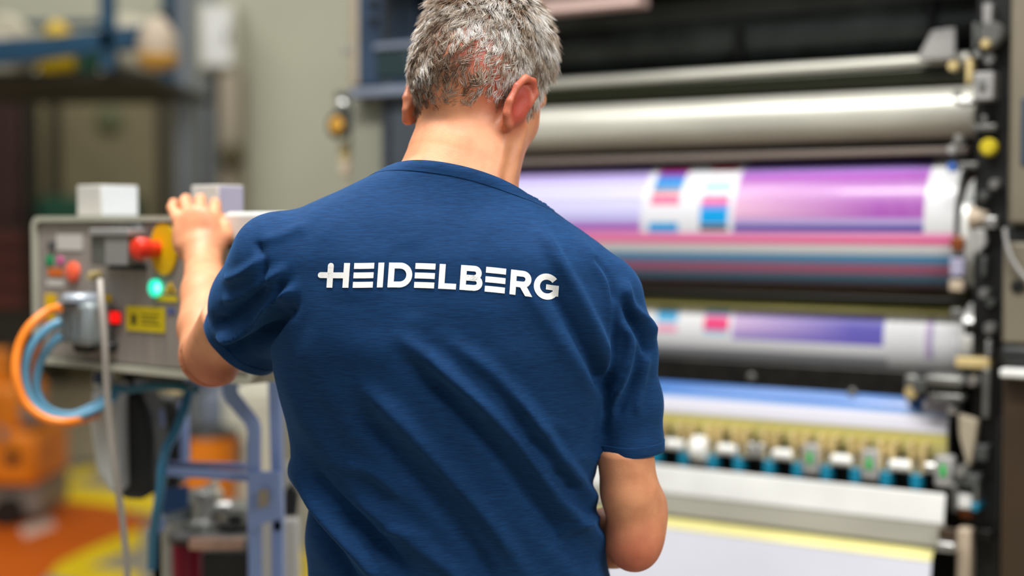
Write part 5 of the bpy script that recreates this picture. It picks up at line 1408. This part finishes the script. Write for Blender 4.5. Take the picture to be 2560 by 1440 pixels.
HF = (np.arange(NH)[:, None, None] * 12 + np.array(f_)[None]).reshape(-1, 4)
hair_m = bpy.data.materials.new('grey_hair'); hair_m.use_nodes = True; nt = hair_m.node_tree; b = nt.nodes['Principled BSDF']
a = nt.nodes.new('ShaderNodeAttribute'); a.attribute_name = 'tone'; nt.links.new(a.outputs['Color'], b.inputs['Base Color']); b.inputs['Roughness'].default_value = .42; b.inputs['Specular IOR Level'].default_value = .5
hair = np_mesh('hair', HV - np.array(BASE), HF, hair_m, body); hair['label'] = 'short wavy grey hair'; hair['kind'] = 'stuff'
grey = np.array(lin((206, 198, 188))[:3]); white = np.array(lin((238, 234, 230))[:3]); brown = np.array(lin((112, 88, 70))[:3]); tawny = np.array(lin((168, 142, 116))[:3])
tsel = np.clip(.43 + .26 * lock + .10 * clump + ctone + RNG.normal(0, .18, NH) + .18 * np.clip(np.abs(ql[:, 0]) / .08, 0, 1) - .30 * patch[pick] - .28 * (1 - edg) * (ql[:, 0] < .01), 0, 1)
def tri(t):
    c = np.zeros((len(t), 3)); A_ = [(0, brown), (.33, tawny), (.62, grey), (1.0, white)]
    for ch in range(3): c[:, ch] = np.interp(t, [a0 for a0, _ in A_], [c0[ch] for _, c0 in A_])
    return c
hc = np.ones((NH, 4)); hc[:, :3] = tri(tsel); hc = np.repeat(hc, 12, 0)
at = hair.data.attributes.new('tone', 'FLOAT_COLOR', 'POINT'); at.data.foreach_set('color', hc.astype(F32).ravel())

# --- eyes, trousers, belt and shoes
for s in (-1, 1):
    c = Vector(RH.astype(float) @ np.array((.031 * s, .0885, -.008))) + HC - BASE
    e = obj('eye', MB().ball(c, .0105), 'eye', body)
    c2_ = Vector(RH.astype(float) @ np.array((.031 * s, .0965, -.008))) + HC - BASE
    obj('iris', MB().ball(c2_, .0045), 'bluegrey', e)
hipz = zt(1560)
cxp = (xt(752, 1600) + xt(1560, 1600)) / 2
def trousers_f(P):
    P = P.astype(F32); d = ell(P, (cxp, 1.89, .90), (.178, .102, .15))
    for s in (-1, 1):
        d = smin(d, chain(P, [(cxp + .09 * s, 1.885, .84), (cxp + .10 * s, 1.88, .50), (cxp + .11 * s, 1.86 + .02 * s, .10)], [.084, .070, .058], .03), .03)
    d = smax(d, .055 - P[:, 2], .004); return smax(d, P[:, 2] - 1.0, .004)
TVv, TFf = surface_nets(trousers_f, (cxp - .26, 1.70, .02), (cxp + .26, 2.06, 1.04), .008)
TVv = relax(TVv, TFf, 2, .5) 
np_mesh('trousers', TVv - np.array(BASE), TFf, M['denim'], body)
for s in (-1, 1):
    def shoe_f(P, s=s):
        x0 = cxp + .11 * s; d = chain(P, [(x0, 1.83, .05), (x0 + .01 * s, 1.92, .045), (x0 + .015 * s, 2.03, .038)], [.042, .044, .036], .02)
        d = smin(d, cap(P, (x0, 1.845, .05), (x0, 1.85, .10), .042, .045), .02); return smax(d, .002 - P[:, 2], .002)
    a1, b1 = surface_nets(shoe_f, (cxp + .11 * s - .08, 1.76, -.03), (cxp + .11 * s + .08, 2.1, .2), .006)
    np_mesh('shoe', a1 - np.array(BASE), b1, M['leather'], body)
